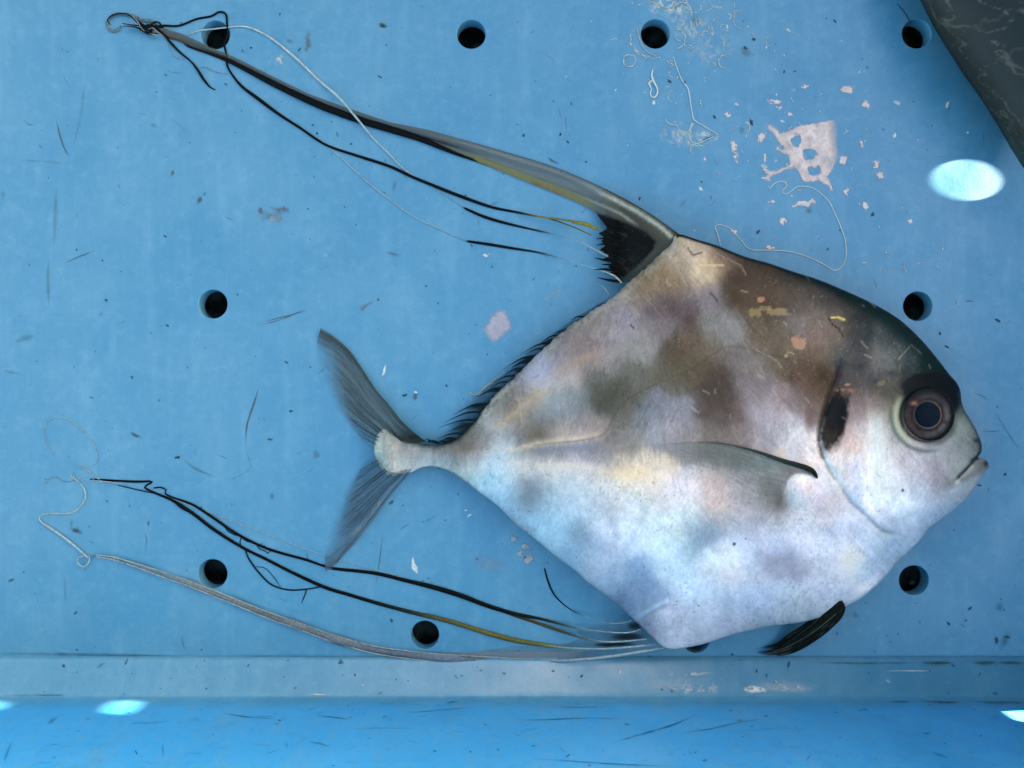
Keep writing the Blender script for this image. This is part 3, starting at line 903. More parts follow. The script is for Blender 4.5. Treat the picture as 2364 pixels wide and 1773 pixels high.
    # gill-cover edge, lower limb: pale ridge and blue-grey fold
    c = over(c, (112, 134, 150), 0.55 * band(X, Y, GILL[44:], 5, 4, 0.1, 0.2))
    c = over(c, (212, 222, 228), 0.45 * band(X + 9, Y - 8, GILL[40:], 4, 4, 0.1, 0.2))
    c = over(c, (120, 126, 118), 0.6 * band(X, Y, [(1898, 1046), (1908, 1075), (1925, 1105)], 3.5, 3))
    # pale shoulder flap in front of the pectoral
    c = over(c, (206, 218, 228), 0.6 * band(X, Y, smooth_poly([(1852, 990), (1828, 1010), (1817, 1040), (1822, 1060)], 5), 5, 4))
    c = over(c, (204, 190, 158), 0.5 * np.exp(-(((X - 1802) / 12) ** 2 + ((Y - 1046) / 12) ** 2)))
    # preopercle blaze
    bl = sstep(20, 10, np.abs(X - (2026 + 6 * np.sin(Y / 40)))) * sstep(940, 990, Y) * sstep(1180, 1130, Y)
    c = over(c, (200, 222, 230), 0.50 * bl * (0.5 + fbm(X / 14, Y / 14, 3)))
    # eye surround: black cap above, pale green crescent behind, pale below front
    ex, ey = X - EYE[0], Y - EYE[1]
    re = np.hypot(ex, ey); an = np.arctan2(ey, ex)
    cres = np.exp(-((re - 71) / 9) ** 2) * sstep(0.72, 0.97, np.cos(an - math.pi * 0.90) * 0.5 + 0.5)
    c = over(c, (168, 188, 168), 0.75 * cres)
    c = over(c, (58, 76, 72), 0.7 * np.exp(-((re - 84) / 6) ** 2) * sstep(0.55, 0.95, np.cos(an - math.pi * 0.75) * 0.5 + 0.5))
    c = over(c, (24, 34, 40), 0.9 * np.exp(-((re - 62) / 6) ** 2))
    c = over(c, (66, 78, 84), 0.75 * np.exp(-((re - 70) / 8) ** 2) * sstep(0.3, 0.8, np.cos(an - 0.1) * 0.5 + 0.5))
    cap = sstep(1.05, 0.75, np.hypot((X - 2148) / 76, (Y - 898) / 42) + 0.25 * (fbm(X / 14, Y / 14, 3) - 0.5))
    cap = np.maximum(cap, sstep(1.0, .6, np.hypot((X - 2200) / 20, (Y - 930) / 34)))
    c = over(c, (12, 22, 30), 0.97 * cap)
    c = over(c, (172, 188, 184), 0.55 * np.exp(-(((X - 2214) / 9) ** 2 + ((Y - 980) / 26) ** 2)))
    # snout edge, nostril, mouth, lips
    sn = band(X, Y, [(2220, 915), (2228, 950), (2250, 992), (2262, 1016)], 4, 2)
    c = over(c, (50, 62, 66), 0.7 * sn)
    c = over(c, (26, 30, 36), 0.9 * np.exp(-(((X - 2255) / 8) ** 2 + ((Y - 1017) / 6) ** 2)))
    c = over(c, (34, 44, 52), 0.9 * band(X, Y, [(2264, 1022), (2265, 1042), (2258, 1054), (2246, 1064)], 6, 2))
    c = over(c, (20, 26, 30), 0.95 * band(X, Y, MOUTH, 4.6, 1.5, None, 0.15))
    c = over(c, (118, 122, 116), 0.75 * np.exp(-(((X - 2262) / 16) ** 2 + ((Y - 1071) / 10) ** 2)))
    c = over(c, (30, 34, 36), 0.92 * np.exp(-(((X - 2276) / 8) ** 2 + ((Y - 1071) / 9) ** 2)))
    c = over(c, (118, 124, 134), 0.6 * band(X, Y, [(2262, 1084), (2240, 1098), (2220, 1108)], 8, 4))
    c = over(c, (92, 98, 98), 0.5 * np.exp(-(((X - 2190) / 16) ** 2 + ((Y - 1117) / 11) ** 2)))
    c = over(c, (140, 156, 164), 0.5 * band(X, Y, [(2152, 1030), (2158, 1052), (2164, 1075)], 4, 3))
    # dark pigment: pectoral axil and smudge below it
    c = over(c, (84, 78, 74), 0.55 * np.exp(-(((X - 1802) / 16) ** 2 + ((Y - 1160) / 26) ** 2)))
    # rear dark stripe over the tail stalk
    c = over(c, (30, 48, 50), 0.92 * band(X, Y, smooth_poly([(900, 992), (945, 1016), (1000, 1026), (1045, 1016), (1080, 985), (1106, 955)], 6), 9, 8))
    # flesh-coloured lost-scale patches and flecks
    for (a, b, rx, ry, col, s) in ((1842, 791, 18, 15, (160, 136, 118), .8), (1756, 691, 9, 6, (164, 130, 108), .75), (1793, 720, 28, 9, (160, 150, 120), .42), (1765, 712, 14, 6, (150, 140, 112), .4),
                                   (1743, 722, 16, 10, (150, 140, 104), .5), (1815, 822, 5, 4, (176, 164, 134), .5), (1955, 888, 7, 3, (160, 140, 124), .55), (2034, 885, 8, 6, (130, 124, 100), .45), (1640, 612, 30, 3, (206, 196, 160), .5)):
        dd = (np.abs((X - a) / rx) ** 3 + np.abs((Y - b) / ry) ** 3) ** (1 / 3) + 0.9 * (fbm(X / 6, Y / 6, 3) - 0.5)
        c = over(c, col, s * sstep(1.05, 0.8, dd))
    c = over(c, (210, 210, 120), 0.9 * np.maximum(band(X, Y, [(1934, 732), (1949, 738)], 2.2), band(X, Y, [(1919, 733), (1930, 733)], 1.8)))
    for k in ((1914, 734, 1917, 740), (1920, 746, 1923, 751), (1928, 753, 1931, 757), (1935, 757, 1940, 767), (1943, 770, 1947, 777)):
        c = over(c, (18, 20, 20), 0.95 * band(X, Y, [k[:2], k[2:]], 1.9))
    for (a, b, s) in ((1695, 1256, 4), (1722, 1244, 2), (1562, 1388, 2), (1613, 1398, 2), (2084, 1132, 4)):
        c = over(c, (40, 48, 56), 0.9 * sstep(1.2, 0.7, np.hypot(X - a, Y - b) / s))
    for k in (((1639, 676), (1648, 684), (1656, 695)), ((1588, 572), (1597, 586)), ((1600, 589), (1620, 583)), ((1456, 750), (1463, 758))):
        c = over(c, (30, 26, 24), 0.9 * band(X, Y, list(k), 1.8, 1))
    for k in (((2104, 796), (2120, 810), (2128, 819)), ((2145, 842), (2149, 852)), ((1990, 703), (1996, 708)), ((2100, 800), (2074, 830)), ((1457, 709), (1462, 714), (1466, 716)), ((1473, 724), (1478, 735)), ((1612, 560), (1660, 588), (1712, 614), (1722, 634)), ((1560, 612), (1575, 640), (1586, 660)), ((1610, 608), (1614, 625), (1622, 645)), ((1745, 808), (1775, 822), (1790, 832)), ((1792, 830), (1804, 848))):
        c = over(c, (190, 198, 190), 0.38 * band(X, Y, list(k), 1.1, 2) * (0.3 + fbm(X / 5, Y / 5, 2)))
    # bone line near the anal fin
    c = over(c, (158, 188, 222), 0.55 * band(X, Y, [(1468, 1430), (1500, 1411), (1535, 1393)], 5, 4))
    c = over(c, (100, 116, 150), 0.35 * np.exp(-(((X - 1492) / 16) ** 2 + ((Y - 1440) / 14) ** 2)))
    return c


def dist_e(X, Y):
    d, _, _ = seg_dist(X, Y, OUT[::2], True)
    return d


# fine straight scratches and wiry scale lines, laid on as soft pale strokes
def wires(c, X, Y):
    r = np.random.default_rng(11)
    for k in range(150):
        x = r.uniform(1180, 2120); y = r.uniform(620, 1250)
        a = r.normal(1.0, 0.45); L_ = r.uniform(6, 26)
        m = (np.abs(X - x) < L_) & (np.abs(Y - y) < L_)
        if not m.any(): continue
        dx, dy = math.cos(a) * L_ / 2, math.sin(a) * L_ / 2
        mid = (x + r.normal(0, 2), y + r.normal(0, 2))
        al = band(X[m], Y[m], [(x - dx, y - dy), mid, (x + dx, y + dy)], r.uniform(1.0, 1.7))
        lightc = (196, 192, 180) if r.random() < 0.6 else (66, 62, 58)
        c[m] = over(c[m], lightc, al * r.uniform(0.15, 0.45))
    return c


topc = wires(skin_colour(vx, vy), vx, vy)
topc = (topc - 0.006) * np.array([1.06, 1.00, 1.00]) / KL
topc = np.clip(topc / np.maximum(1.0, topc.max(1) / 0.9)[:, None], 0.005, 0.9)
nv = len(vx)
Vtop = P(vx, vy, ZT)
# under side: flatter, resting on the floor
low = ~rim
ZB = np.maximum(zmid(vx) - 0.62 * thick(PH, vx), 0.0003)
pb = P(vx, vy, zmid(vx)); pb[:, 2] = ZB
idx = np.full(nv, -1); idx[low] = nv + np.arange(low.sum()); idx[rim] = np.nonzero(rim)[0]
Vall = np.concatenate([Vtop, pb[low]])
Call = np.concatenate([topc, topc[low]])
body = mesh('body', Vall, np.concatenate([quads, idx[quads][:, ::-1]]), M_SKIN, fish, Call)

# --- eye
def dome(name, cx, cy, r0, r1, z0, h, mat, parent, colf=None, nr=14, na=64, sq=1.0):
    rr = np.linspace(r0, r1, nr); aa = np.linspace(0, 2 * np.pi, na, endpoint=False)
    RR, AA = np.meshgrid(rr, aa, indexing='ij')
    px = cx + RR * np.cos(AA); py = cy + RR * np.sin(AA) * sq
    zz = z0 + h * np.sqrt(np.clip(1 - (RR / r1) ** 2, 0, 1)) if h else np.full(RR.shape, z0)
    V = P(px.ravel(), py.ravel(), zz.ravel())
    i, j = np.meshgrid(np.arange(nr - 1), np.arange(na), indexing='ij'); j2 = (j + 1) % na
    F = np.stack([i * na + j, i * na + j2, (i + 1) * na + j2, (i + 1) * na + j], -1).reshape(-1, 4)
    C = colf(RR.ravel(), AA.ravel(), px.ravel(), py.ravel()) if colf else None
    return mesh(name, V, F, mat, parent, C)


ez = float(np.median(body_z([EYE[0] - 70, EYE[0], EYE[0], EYE[0] - 50, EYE[0] + 50], [EYE[1], EYE[1] - 68, EYE[1] + 68, EYE[1] + 50, EYE[1] - 40])))


def iris_col(r, a, x, y):
    c = np.tile(lin((86, 76, 76)), (len(r), 1))
    side = np.cos(a - math.pi)          # left = red-brown
    c = c * (1 - 0.6 * sstep(-0.2, 0.9, side)[:, None]) + lin((86, 54, 52))[None] * (0.6 * sstep(-0.2, 0.9, side))[:, None]
    n = fbm(r / 9 + 5, a * 4 + 3, 3)
    c *= (0.55 + 0.9 * fbm(x / 10 + 4, y / 10 + 1, 3))[:, None] * (0.8 + 0.4 * n)[:, None]
    ringp = np.exp(-((r - 44) / 5) ** 2) * sstep(-0.3, 0.6, np.cos(a + 0.35))
    c = c * (1 - 0.5 * ringp[:, None]) + lin((124, 116, 118)) * (0.5 * ringp[:, None])
    inner = 0.45 * np.exp(-((r - 31.0) / 1.2) ** 2) * (0.0 + 0.8 * sstep(-0.6, 0.5, np.cos(a - 0.3)))
    c = c * (1 - inner[:, None]) + lin((196, 176, 156)) * inner[:, None]
    c = c * (1 - 0.7 * np.exp(-((r - 36) / 4) ** 2))[:, None] + lin((40, 36, 40)) * (0.5 * np.exp(-((r - 36) / 4) ** 2) * sstep(0, 1, n))[:, None]
    topd = sstep(-0.1, -0.9, np.sin(a)) * sstep(30, 50, r)
    c = c * (1 - 0.75 * topd[:, None]) + lin((18, 22, 28)) * (0.75 * topd[:, None])
    outer = sstep(49, 58, r)
    c = c * (1 - outer[:, None]) + lin((24, 28, 34)) * outer[:, None]
    blot = sstep(0.5, 0.68, fbm(x / 13 + 2, y / 13, 3)) * sstep(30, 36, r)
    c = c * (1 - 0.65 * blot[:, None]) + lin((36, 32, 36)) * (0.65 * blot[:, None])
    hot = np.exp(-(((x - 2110) / 7) ** 2 + ((y - 931) / 4) ** 2))
    c = c * (1 - hot[:, None]) + lin((190, 128, 108)) * hot[:, None]
    return np.clip(c / KD, 0.003, 0.85)


ir = dome('eye', EYE[0], EYE[1], 24, 63, ez - 0.0022, 0.0026, M_IRIS, fish, iris_col, 22, 72)
ir['label'] = 'large round eye with brown iris'
dome('pupil', EYE[0] + 1, EYE[1] - 0.5, 0.5, 29.5, ez + 0.0004, 0.0006, M_PUPIL, ir, None, 8, 48)
dome('cornea', EYE[0], EYE[1], 0.5, 61, ez - 0.0012, 0.0042, M_CORNEA, ir, None, 16, 64)


# --- fins -----------------------------------------------------------
def fin_patch(name, lead, inner, base, trail, zf, colf, nu, nv_, parent, mat=M_FIN):
    G, u, v = coons(lead, inner, base, trail, nu, nv_)
    U, V_ = np.meshgrid(u, v, indexing='ij')
    px, py = G[..., 0].ravel(), G[..., 1].ravel()
    z = zf(U.ravel(), V_.ravel(), px, py)
    c = colf(U.ravel(), V_.ravel(), px, py)
    c = np.concatenate([np.clip(c[:, :3] / KD, 0.003, 0.88), np.clip(c[:, 3:4], 0, 1)], 1)
    return mesh(name, P(px, py, z), grid_faces(nu, nv_), mat, parent, c), G


# tail fin: two forked lobes
tail = empty('tail_fin', tuple(P(890, 1045, 0.006)))
tail.parent = fish; tail.matrix_parent_inverse = fish.matrix_basis.inverted()


def tail_z(u, v, x, y):
    return 0.0065 * (1 - sstep(0, 0.85, u)) + 0.0012 + 0.0006 * np.sin(v * 40) * u


def tail_col_up(u, v, x, y):
    ray = fbm(v * 70 + 1.2 * np.sin(u * 4), u * 4.0, 2)
    dark = sstep(0.42, 0.62, ray)
    base = np.tile(lin((104, 118, 126)), (len(u), 1))
    base = base * (1 - 0.6 * dark[:, None]) + lin((64, 72, 76)) * (0.6 * dark[:, None])
    ld = sstep(0.09, 0.02, v)
    base = base * (1 - 0.75 * ld[:, None]) + lin((46, 54, 50)) * (0.75 * ld[:, None])
    bs = sstep(0.30, 0.05, u) * sstep(0.55, 0.2, v)
    base = base * (1 - 0.9 * bs[:, None]) + lin((26, 34, 32)) * (0.9 * bs[:, None])
    a = (0.40 + 0.36 * sstep(0.95, 0.55, v)) * (1 - 0.95 * sstep(0.72, 1.02, u + 0.14 * (ray - 0.5)) * sstep(0.02, 0.2, v))
    a = a * (0.75 + 0.35 * dark)
    a = a * (1 - 0.6 * sstep(0.8, 1.0, v))
    a = np.maximum(a, 0.9 * ld * sstep(1.0, 0.9, u)); a = np.maximum(a, bs)
    return np.concatenate([base, a[:, None]], 1)


LU = [(985, 1020), (952, 996), (924, 968), (899, 936), (869, 901), (836, 851), (806, 809), (770, 777), (740, 757)]
TU = [(740, 757), (731, 800), (742, 850), (760, 905), (780, 948), (806, 985), (834, 1020)]
BU = [(985, 1020), (940, 1024), (908, 1016), (888, 1018), (870, 1040)]
IU = [(870, 1040), (850, 1031), (834, 1020)]
up, GU = fin_patch('lobe', LU, IU, BU, TU, tail_z, tail_col_up, 110, 90, tail)
up['label'] = 'upper tail lobe, grey and streaked with dark rays'


def tail_col_lo(u, v, x, y):
    ray = fbm(v * 66 + 1.0 * np.sin(u * 5) + 50, u * 4.0, 2)
    dark = sstep(0.42, 0.62, ray)
    base = np.tile(lin((96, 116, 138)), (len(u), 1))
    base = base * (1 - 0.6 * dark[:, None]) + lin((60, 72, 86)) * (0.6 * dark[:, None])
    ln = np.exp(-((v - 0.10) / 0.03) ** 2) * sstep(0.1, 0.3, u) * sstep(0.9, 0.6, u) * sstep(0.4, 0.6, fbm(u * 22, v * 5, 2))
    base = base * (1 - 0.6 * ln[:, None]) + lin((164, 160, 150)) * (0.6 * ln[:, None])
    ld = sstep(0.10, 0.01, v)
    a = (0.36 + 0.34 * sstep(0.95, 0.55, v)) * (1 - 0.95 * sstep(0.70, 1.02, u + 0.14 * (ray - 0.5)) * sstep(0.02, 0.2, v))
    a = a * (0.72 + 0.35 * dark) * (1 - 0.6 * sstep(0.8, 1.0, v))
    a = a * (0.6 + 0.4 * sstep(0.05, 0.3, u))
    a = np.maximum(a, 0.7 * ld * sstep(1.0, 0.9, u) * sstep(0.05, 0.2, u))
    return np.concatenate([base, a[:, None]], 1)


LL = [(955, 1078), (935, 1104), (912, 1130), (890, 1160), (860, 1202), (828, 1243), (797, 1279), (770, 1308), (752, 1321)]
TL = [(752, 1321), (750, 1282), (760, 1230), (778, 1180), (798, 1130), (818, 1095), (838, 1068)]
BL = [(955, 1078), (925, 1086), (898, 1082), (880, 1068), (870, 1050)]
IL = [(870, 1050), (850, 1060), (838, 1068)]
lo_, GL = fin_patch('lobe', LL, IL, BL, TL, tail_z, tail_col_lo, 110, 90, tail)
lo_['label'] = 'lower tail lobe, blue-grey with fine dark rays'


def rays_on_patch(name, G, rows, zf, width, colr, parent, amp=0.8, u0=0.05, u1=0.92, fadeout=True):
    parts = []
    nu, nv_ = G.shape[:2]
    for v in rows:
        j = int(round(v * (nv_ - 1)))
        i0, i1 = int(u0 * (nu - 1)), int((u1 - 0.15 * rng.random()) * (nu - 1))
        pts = []
        for i in np.linspace(i0, i1, 14).astype(int):
            u = i / (nu - 1)
            x, y = G[i, j, :2]
            z = float(zf(np.array([u]), np.array([v]), np.array([x]), np.array([y]))[0]) + 0.0003
            al = amp * (1 - sstep(0.65, 1.0, np.array(u)) * (0.9 if fadeout else 0))
            pts.append((x, y, width * (1.15 - 0.7 * u), *colr, float(al), z))
        parts.append(tube('r', pts, None, None, step=6, sides=4, build=False))
    o = join_parts(name, parts, M_RAY, parent)
    o['kind'] = 'stuff'
    return o


rays_on_patch('fin_rays', GU, np.sort(np.r_[0.0, 0.02, 0.045, 0.07, 0.10, rng.uniform(0.12, 0.9, 26)]), tail_z, 0.6, (50, 54, 54), up, 0.28)
rays_on_patch('fin_rays', GL, np.sort(np.r_[0.0, 0.03, 0.06, rng.uniform(0.08, 0.9, 24)]), tail_z, 0.6, (50, 58, 68), lo_, 0.28)

# pectoral fin, folded flat along the flank
PU = [(1888, 1108), (1882, 1092), (1862, 1079), (1808, 1063), (1749, 1042), (1691, 1027), (1632, 1020), (1534, 1023), (1456, 1029), (1386, 1038)]
PL = [(1800, 1186), (1770, 1190), (1725, 1180), (1690, 1160), (1640, 1131), (1580, 1110), (1500, 1085), (1430, 1062), (1386, 1038)]
PB = [(1888, 1108), (1860, 1098), (1838, 1098), (1822, 1112), (1814, 1140), (1800, 1186)]


def pec_z(u, v, x, y):
    return body_z(x, y) + 0.0009 + 0.0016 * np.sin(np.pi * np.clip(u, 0, 1)) * (1 - 0.6 * v)


def pec_col(u, v, x, y):
    ray = fbm(v * 64 + 7 + 1.5 * np.sin(u * 3), u * 7, 3)
    dark = sstep(0.42, 0.66, ray)
    c = np.tile(lin((142, 150, 152)), (len(u), 1))
    g_ = sstep(0.55, 0.1, u)
    c = c * (1 - 0.8 * g_[:, None]) + lin((128, 146, 136)) * (0.8 * g_[:, None])
    c = c * (1 - 0.45 * dark[:, None]) + lin((92, 96, 94)) * (0.45 * dark[:, None])
    ld = sstep(0.10, 0.02, v) * sstep(0.55, 0.15, u)
    c = c * (1 - 0.95 * ld[:, None]) + lin((34, 46, 40)) * (0.95 * ld[:, None])
    bs = sstep(0.17, 0.02, u + 0.05 * (ray - 0.5))
    c = c * (1 - 0.85 * bs[:, None]) + lin((62, 66, 58)) * (0.85 * bs[:, None])
    a = (0.12 + 0.36 * sstep(0.8, 0.15, u)) * sstep(1.0, 0.70, u) * (1 - 0.85 * sstep(0.35, 1.0, v)) + 0.12 * dark * sstep(.9, 0.5, u) * sstep(1.0, .6, v)
    a = np.maximum(a, ld); a = np.maximum(a, 0.60 * bs * (1 - 0.8 * v))
    a = a * sstep(0.0, 0.02, u) * sstep(1.0, 0.93, v)
    a = np.where(u < 0.02, a, a)
    return np.concatenate([c, a[:, None]], 1)


TP = [(1386, 1038), (1386, 1038.5), (1386, 1039), (1387, 1039)]
pec, GP = fin_patch('pectoral_fin', PU, PL, PB, [(1386, 1038), (1386.5, 1038.3), (1387, 1038.6)], pec_z, pec_col, 120, 60, fish)
rays_on_patch('fin_rays', GP, np.sort(np.r_[0.0, 0.01, 0.02, 0.05, 0.08, 0.12, 0.17]), pec_z, 0.4, (86, 92, 86), pec, 0.25, 0.02, 0.7)
tube('fin_spine', [(1887, 1104, 2, 24, 28, 26, 1, float(body_z(1887, 1104)[0]) + .001), (1880, 1091, 5, 22, 28, 26, 1, float(body_z(1880, 1091)[0]) + .0014), (1862, 1080, 6, 28, 36, 32, 1, float(body_z(1862, 1080)[0]) + .0018),
                   (1808, 1064, 5, 40, 54, 48, 1, float(body_z(1808, 1064)[0]) + .002), (1749, 1043, 3, 50, 62, 56, 1, float(body_z(1749, 1043)[0]) + .0024), (1691, 1028, 1.5, 80, 86, 80, .8, float(body_z(1691, 1028)[0]) + .0026), (1640, 1022, .7, 100, 104, 100, .3, float(body_z(1640, 1022)[0]) + .0026)], M_RAY, pec)

# pelvic fin, folded black brush below the belly
VU = [(1934, 1389), (1917, 1396), (1886, 1415), (1859, 1438), (1823, 1462), (1792, 1484), (1757, 1495)]
VL = [(1951, 1398), (1946, 1422), (1921, 1450), (1886, 1478), (1847, 1501), (1816, 1512), (1777, 1514)]
VB = [(1934, 1389), (1944, 1386), (1951, 1398)]
VT = [(1757, 1495), (1778, 1500), (1745, 1507), (1777, 1514)]


def pel_z(u, v, x, y):
    return 0.0185 * (1 - sstep(0, 1, u)) + 0.0016 + 0.002 * np.sin(np.pi * v)


def pel_col(u, v, x, y):
    ray = fbm(v * 13 + 3, u * 6, 3)
    lt = sstep(0.52, 0.70, ray)
    c = np.tile(lin((18, 26, 26)), (len(u), 1))
    c = c * (1 - 0.75 * lt[:, None]) + lin((84, 92, 84)) * (0.75 * lt[:, None])
    br = sstep(0.16, 0.0, u)
    c = c * (1 - 0.7 * br[:, None]) + lin((74, 64, 58)) * (0.7 * br[:, None])
    a = 1 - sstep(0.86, 1.0, u + 0.25 * (ray - 0.5))
    return np.concatenate([c, a[:, None]], 1)


pel, GV = fin_patch('pelvic_fin', VU, VL, VB, VT, pel_z, pel_col, 70, 34, fish)
rays_on_patch('fin_rays', GV, np.linspace(0.02, 0.98, 9), pel_z, 2.0, (26, 30, 28), pel, 1.0, 0.02, 1.0, False)
rays_on_patch('fin_rays', GV, (0.2, 0.45, 0.7, 0.86), pel_z, 1.0, (112, 112, 100), pel, 0.8, 0.15, 0.95, False)

# dorsal fin blade: clear grey front ray, yellow lower edge, black rear membrane
DFIN = [(1572, 545), (1565, 538), (1540, 520), (1515, 502), (1480, 480), (1443, 459), (1400, 437), (1352, 415), (1310, 397), (1262, 379), (1189, 357), (1081, 325), (990, 300), (900, 282),
        (801, 249), (706, 214), (611, 167), (548, 135), (485, 108), (421, 78), (377, 64), (372, 72), (390, 87), (437, 105), (485, 124), (532, 143), (580, 167), (643, 199), (738, 244), (833, 279), (900, 303), (972, 328), (1063, 358), (1135, 386), (1207, 416), (1280, 445), (1334, 467), (1374, 489),
        (1384, 503), (1403, 528), (1381, 539), (1396, 548), (1388, 558), (1400, 566), (1385, 576), (1408, 590), (1393, 597), (1416, 610), (1404, 616), (1424, 634), (1435, 652), (1450, 652), (1486, 624), (1525, 589), (1548, 566)]
DF = np.array(DFIN, float)
dx_, dy_, dq, drim = mesh_polygon(DF, 2.5)
dtop = smooth_poly(DFIN[:21], 6); dlow = smooth_poly(DFIN[21:38], 6)
da, _ = seg_dist(dx_, dy_, dtop, want_t=True)
db_, _ = seg_dist(dx_, dy_, dlow, want_t=True)
acr = da / (da + db_ + 1e-6)           # 0 at the front edge, 1 at the rear edge
zd = 0.0010 + (ZMID0 - 0.001) * sstep(1330, 1560, dx_) + 0.0012 * np.sin(np.pi * np.clip(acr, 0, 1)) * sstep(900, 1300, dx_)
u = dx_; v = acr
cd = lin((84, 84, 78))[None] + (lin((112, 122, 126)) - lin((84, 84, 78)))[None] * (sstep(900, 1200, dx_) - 1.15 * sstep(1300, 1450, dx_))[:, None]
sr = fbm(acr * 9 + 0.004 * dx_, (dx_ - dy_) / 200, 2)
cd *= (0.62 + 0.76 * sr)[:, None]
al = 0.66 + 0.4 * (sr - 0.5)


def lay(c, col, a):
    return c * (1 - a[:, None]) + lin(col)[None] * a[:, None]


yel = sstep(0.50, 0.80, acr + 0.15 * (sr - 0.5)) * sstep(1040, 1110, dx_) * sstep(1400, 1340, dx_)
cd = lay(cd, (128, 126, 68), 0.8 * yel); al = np.maximum(al, 0.85 * yel)
rust = sstep(0.80, 0.98, acr) * sstep(1180, 1220, dx_) * sstep(1350, 1300, dx_) * sstep(0.4, 0.6, fbm(dx_ / 14, dy_ / 14, 2))
cd = lay(cd, (128, 88, 44), 0.7 * rust)
blk = sstep(0.38, 0.60, acr + 0.05 * (sr - .5)) * sstep(1150, 1020, dx_) * sstep(380, 520, dx_) * sstep(1.02, 0.80, acr + 0.22 * sstep(800, 1000, dx_))
cd = lay(cd, (12, 14, 14), 0.97 * blk); al = np.maximum(al, blk)
grn = sstep(0.86, 0.95, acr) * sstep(800, 900, dx_) * sstep(1100, 1000, dx_)
cd = lay(cd, (64, 72, 52), 0.7 * grn)
bl_in = inside(dx_, dy_, [(1374, 486), (1400, 494), (1450, 512), (1492, 532), (1518, 556), (1512, 578), (1480, 612), (1440, 650), (1380, 640), (1360, 520)])
dbl, _, _ = seg_dist(dx_, dy_, [(1374, 486), (1400, 494), (1450, 512), (1492, 532), (1518, 556), (1512, 578), (1480, 612), (1440, 650), (1380, 640), (1360, 520)], True)
bm_ = np.where(bl_in, sstep(-2, 8, dbl), sstep(4, -2, dbl) * 0.3)
cd = lay(cd, (10, 12, 12), 0.97 * bm_); al = np.maximum(al, bm_)
fl_ = bm_ * sstep(0.60, 0.75, streaks(dx_, dy_, 0.55, 26, 4, 3)) * sstep(1500, 1420, dx_)
cd = lay(cd, (66, 66, 64), 0.6 * fl_)
fk = bm_ * sstep(0.86, 0.95, vnoise(dx_ / 4, dy_ / 4)) * sstep(1380, 1460, dx_)
cd = lay(cd, (90, 70, 62), 0.35 * fk)
base_band = sstep(22, 8, seg_dist(dx_, dy_, [(1560, 556), (1525, 592), (1480, 630), (1445, 656)])[0])
cd = lay(cd, (60, 68, 68), 0.85 * base_band); al = np.maximum(al, 0.9 * base_band)
olive = np.exp(-(((dx_ - 1562) / 24) ** 2 + ((dy_ - 542) / 14) ** 2))
cd = lay(cd, (56, 58, 34), 0.8 * olive); al = np.maximum(al, olive)
edge = np.exp(-(da / 2.6) ** 2) * sstep(900, 1200, dx_)
cd = lay(cd, (26, 30, 28), 0.9 * edge); al = np.maximum(al, edge)
pale = band(dx_, dy_, [(1548, 545), (1520, 520), (1470, 488), (1420, 462), (1360, 432), (1290, 405)], 5, 5, None, 0.4)
cd = lay(cd, (196, 200, 192), 0.75 * pale); al = np.maximum(al, 0.9 * pale)
pal2 = band(dx_, dy_, [(1480, 525), (1430, 492), (1380, 470), (1330, 448)], 3, 3, 0.2, 0.3)
cd = lay(cd, (172, 178, 172), 0.6 * pal2)
al = np.clip(np.maximum(al, 0.97 * sstep(1320, 1420, dx_) * sstep(1.0, .9, acr * sstep(1400, 1330, dx_))), 0, 1)
dors = mesh('dorsal_fin', P(dx_, dy_, zd), dq, M_FIN, fish, np.concatenate([np.clip(cd / KD, 0.003, 0.88), al[:, None]], 1))

parts = []
for k in range(13):
    y0 = 506 + 11.5 * k
    x0 = 1432 - 0.05 * (y0 - 560) + rng.uniform(-6, 6)
    L_ = rng.uniform(28, 58)
    parts.append(tube('r', [(x0, y0 + 6, 3.4, 12, 13, 13, 1, .0125), (x0 - L_ * .5, y0 + rng.uniform(-2, 4), 2.8, 14, 15, 15, 1, .0105), (x0 - L_, y0 + rng.uniform(-4, 4), .6, 22, 24, 26, .7, .0085)], None, None, sides=4, step=5, build=False))
fr = join_parts('frayed_edge', parts, M_RAY, dors); fr['kind'] = 'stuff'
BK = (10, 12, 13); WH = (150, 186, 208); YG = (120, 116, 58); GY = (120, 130, 134)


def thread(pts, parent, name='fin_thread', label=None, **kw):
    pts = [(q[0], q[1], q[2] * 0.68, q[3] * .88, q[4] * .92, q[5] * .95, q[6] * .85, *q[7:]) if min(q[3:6]) > 120 else q for q in pts]
    o = tube(name, pts, M_RAY, parent, **kw)
    if label: o['label'] = label
    return o


def mono(xy, w, c, a=1.0, z=-1.0):
    """taper list: w may be a list"""
    n = len(xy)
    ws = w if isinstance(w, (list, tuple)) else [w] * n
    if len(ws) != n:
        ws = np.interp(np.linspace(0, 1, n), np.linspace(0, 1, len(ws)), ws)
    return [(x, y, float(ws[i]), *c, a, z) for i, (x, y) in enumerate(xy)]


# heavy black strand under the front ray
thread(mono([(345, 60), (371, 73), (390, 86), (418, 94), (437, 107), (485, 124), (532, 143), (580, 167), (643, 199), (738, 243), (833, 278), (900, 298), (972, 321), (1045, 351), (1117, 377), (1170, 398)],
            [2, 2.5, 2.5, 2.4, 3, 3.2, 4, 5.4, 7, 8, 8, 8, 6.8, 4.6, 2.5, 1], BK), dors, label='thick black thread along the top')
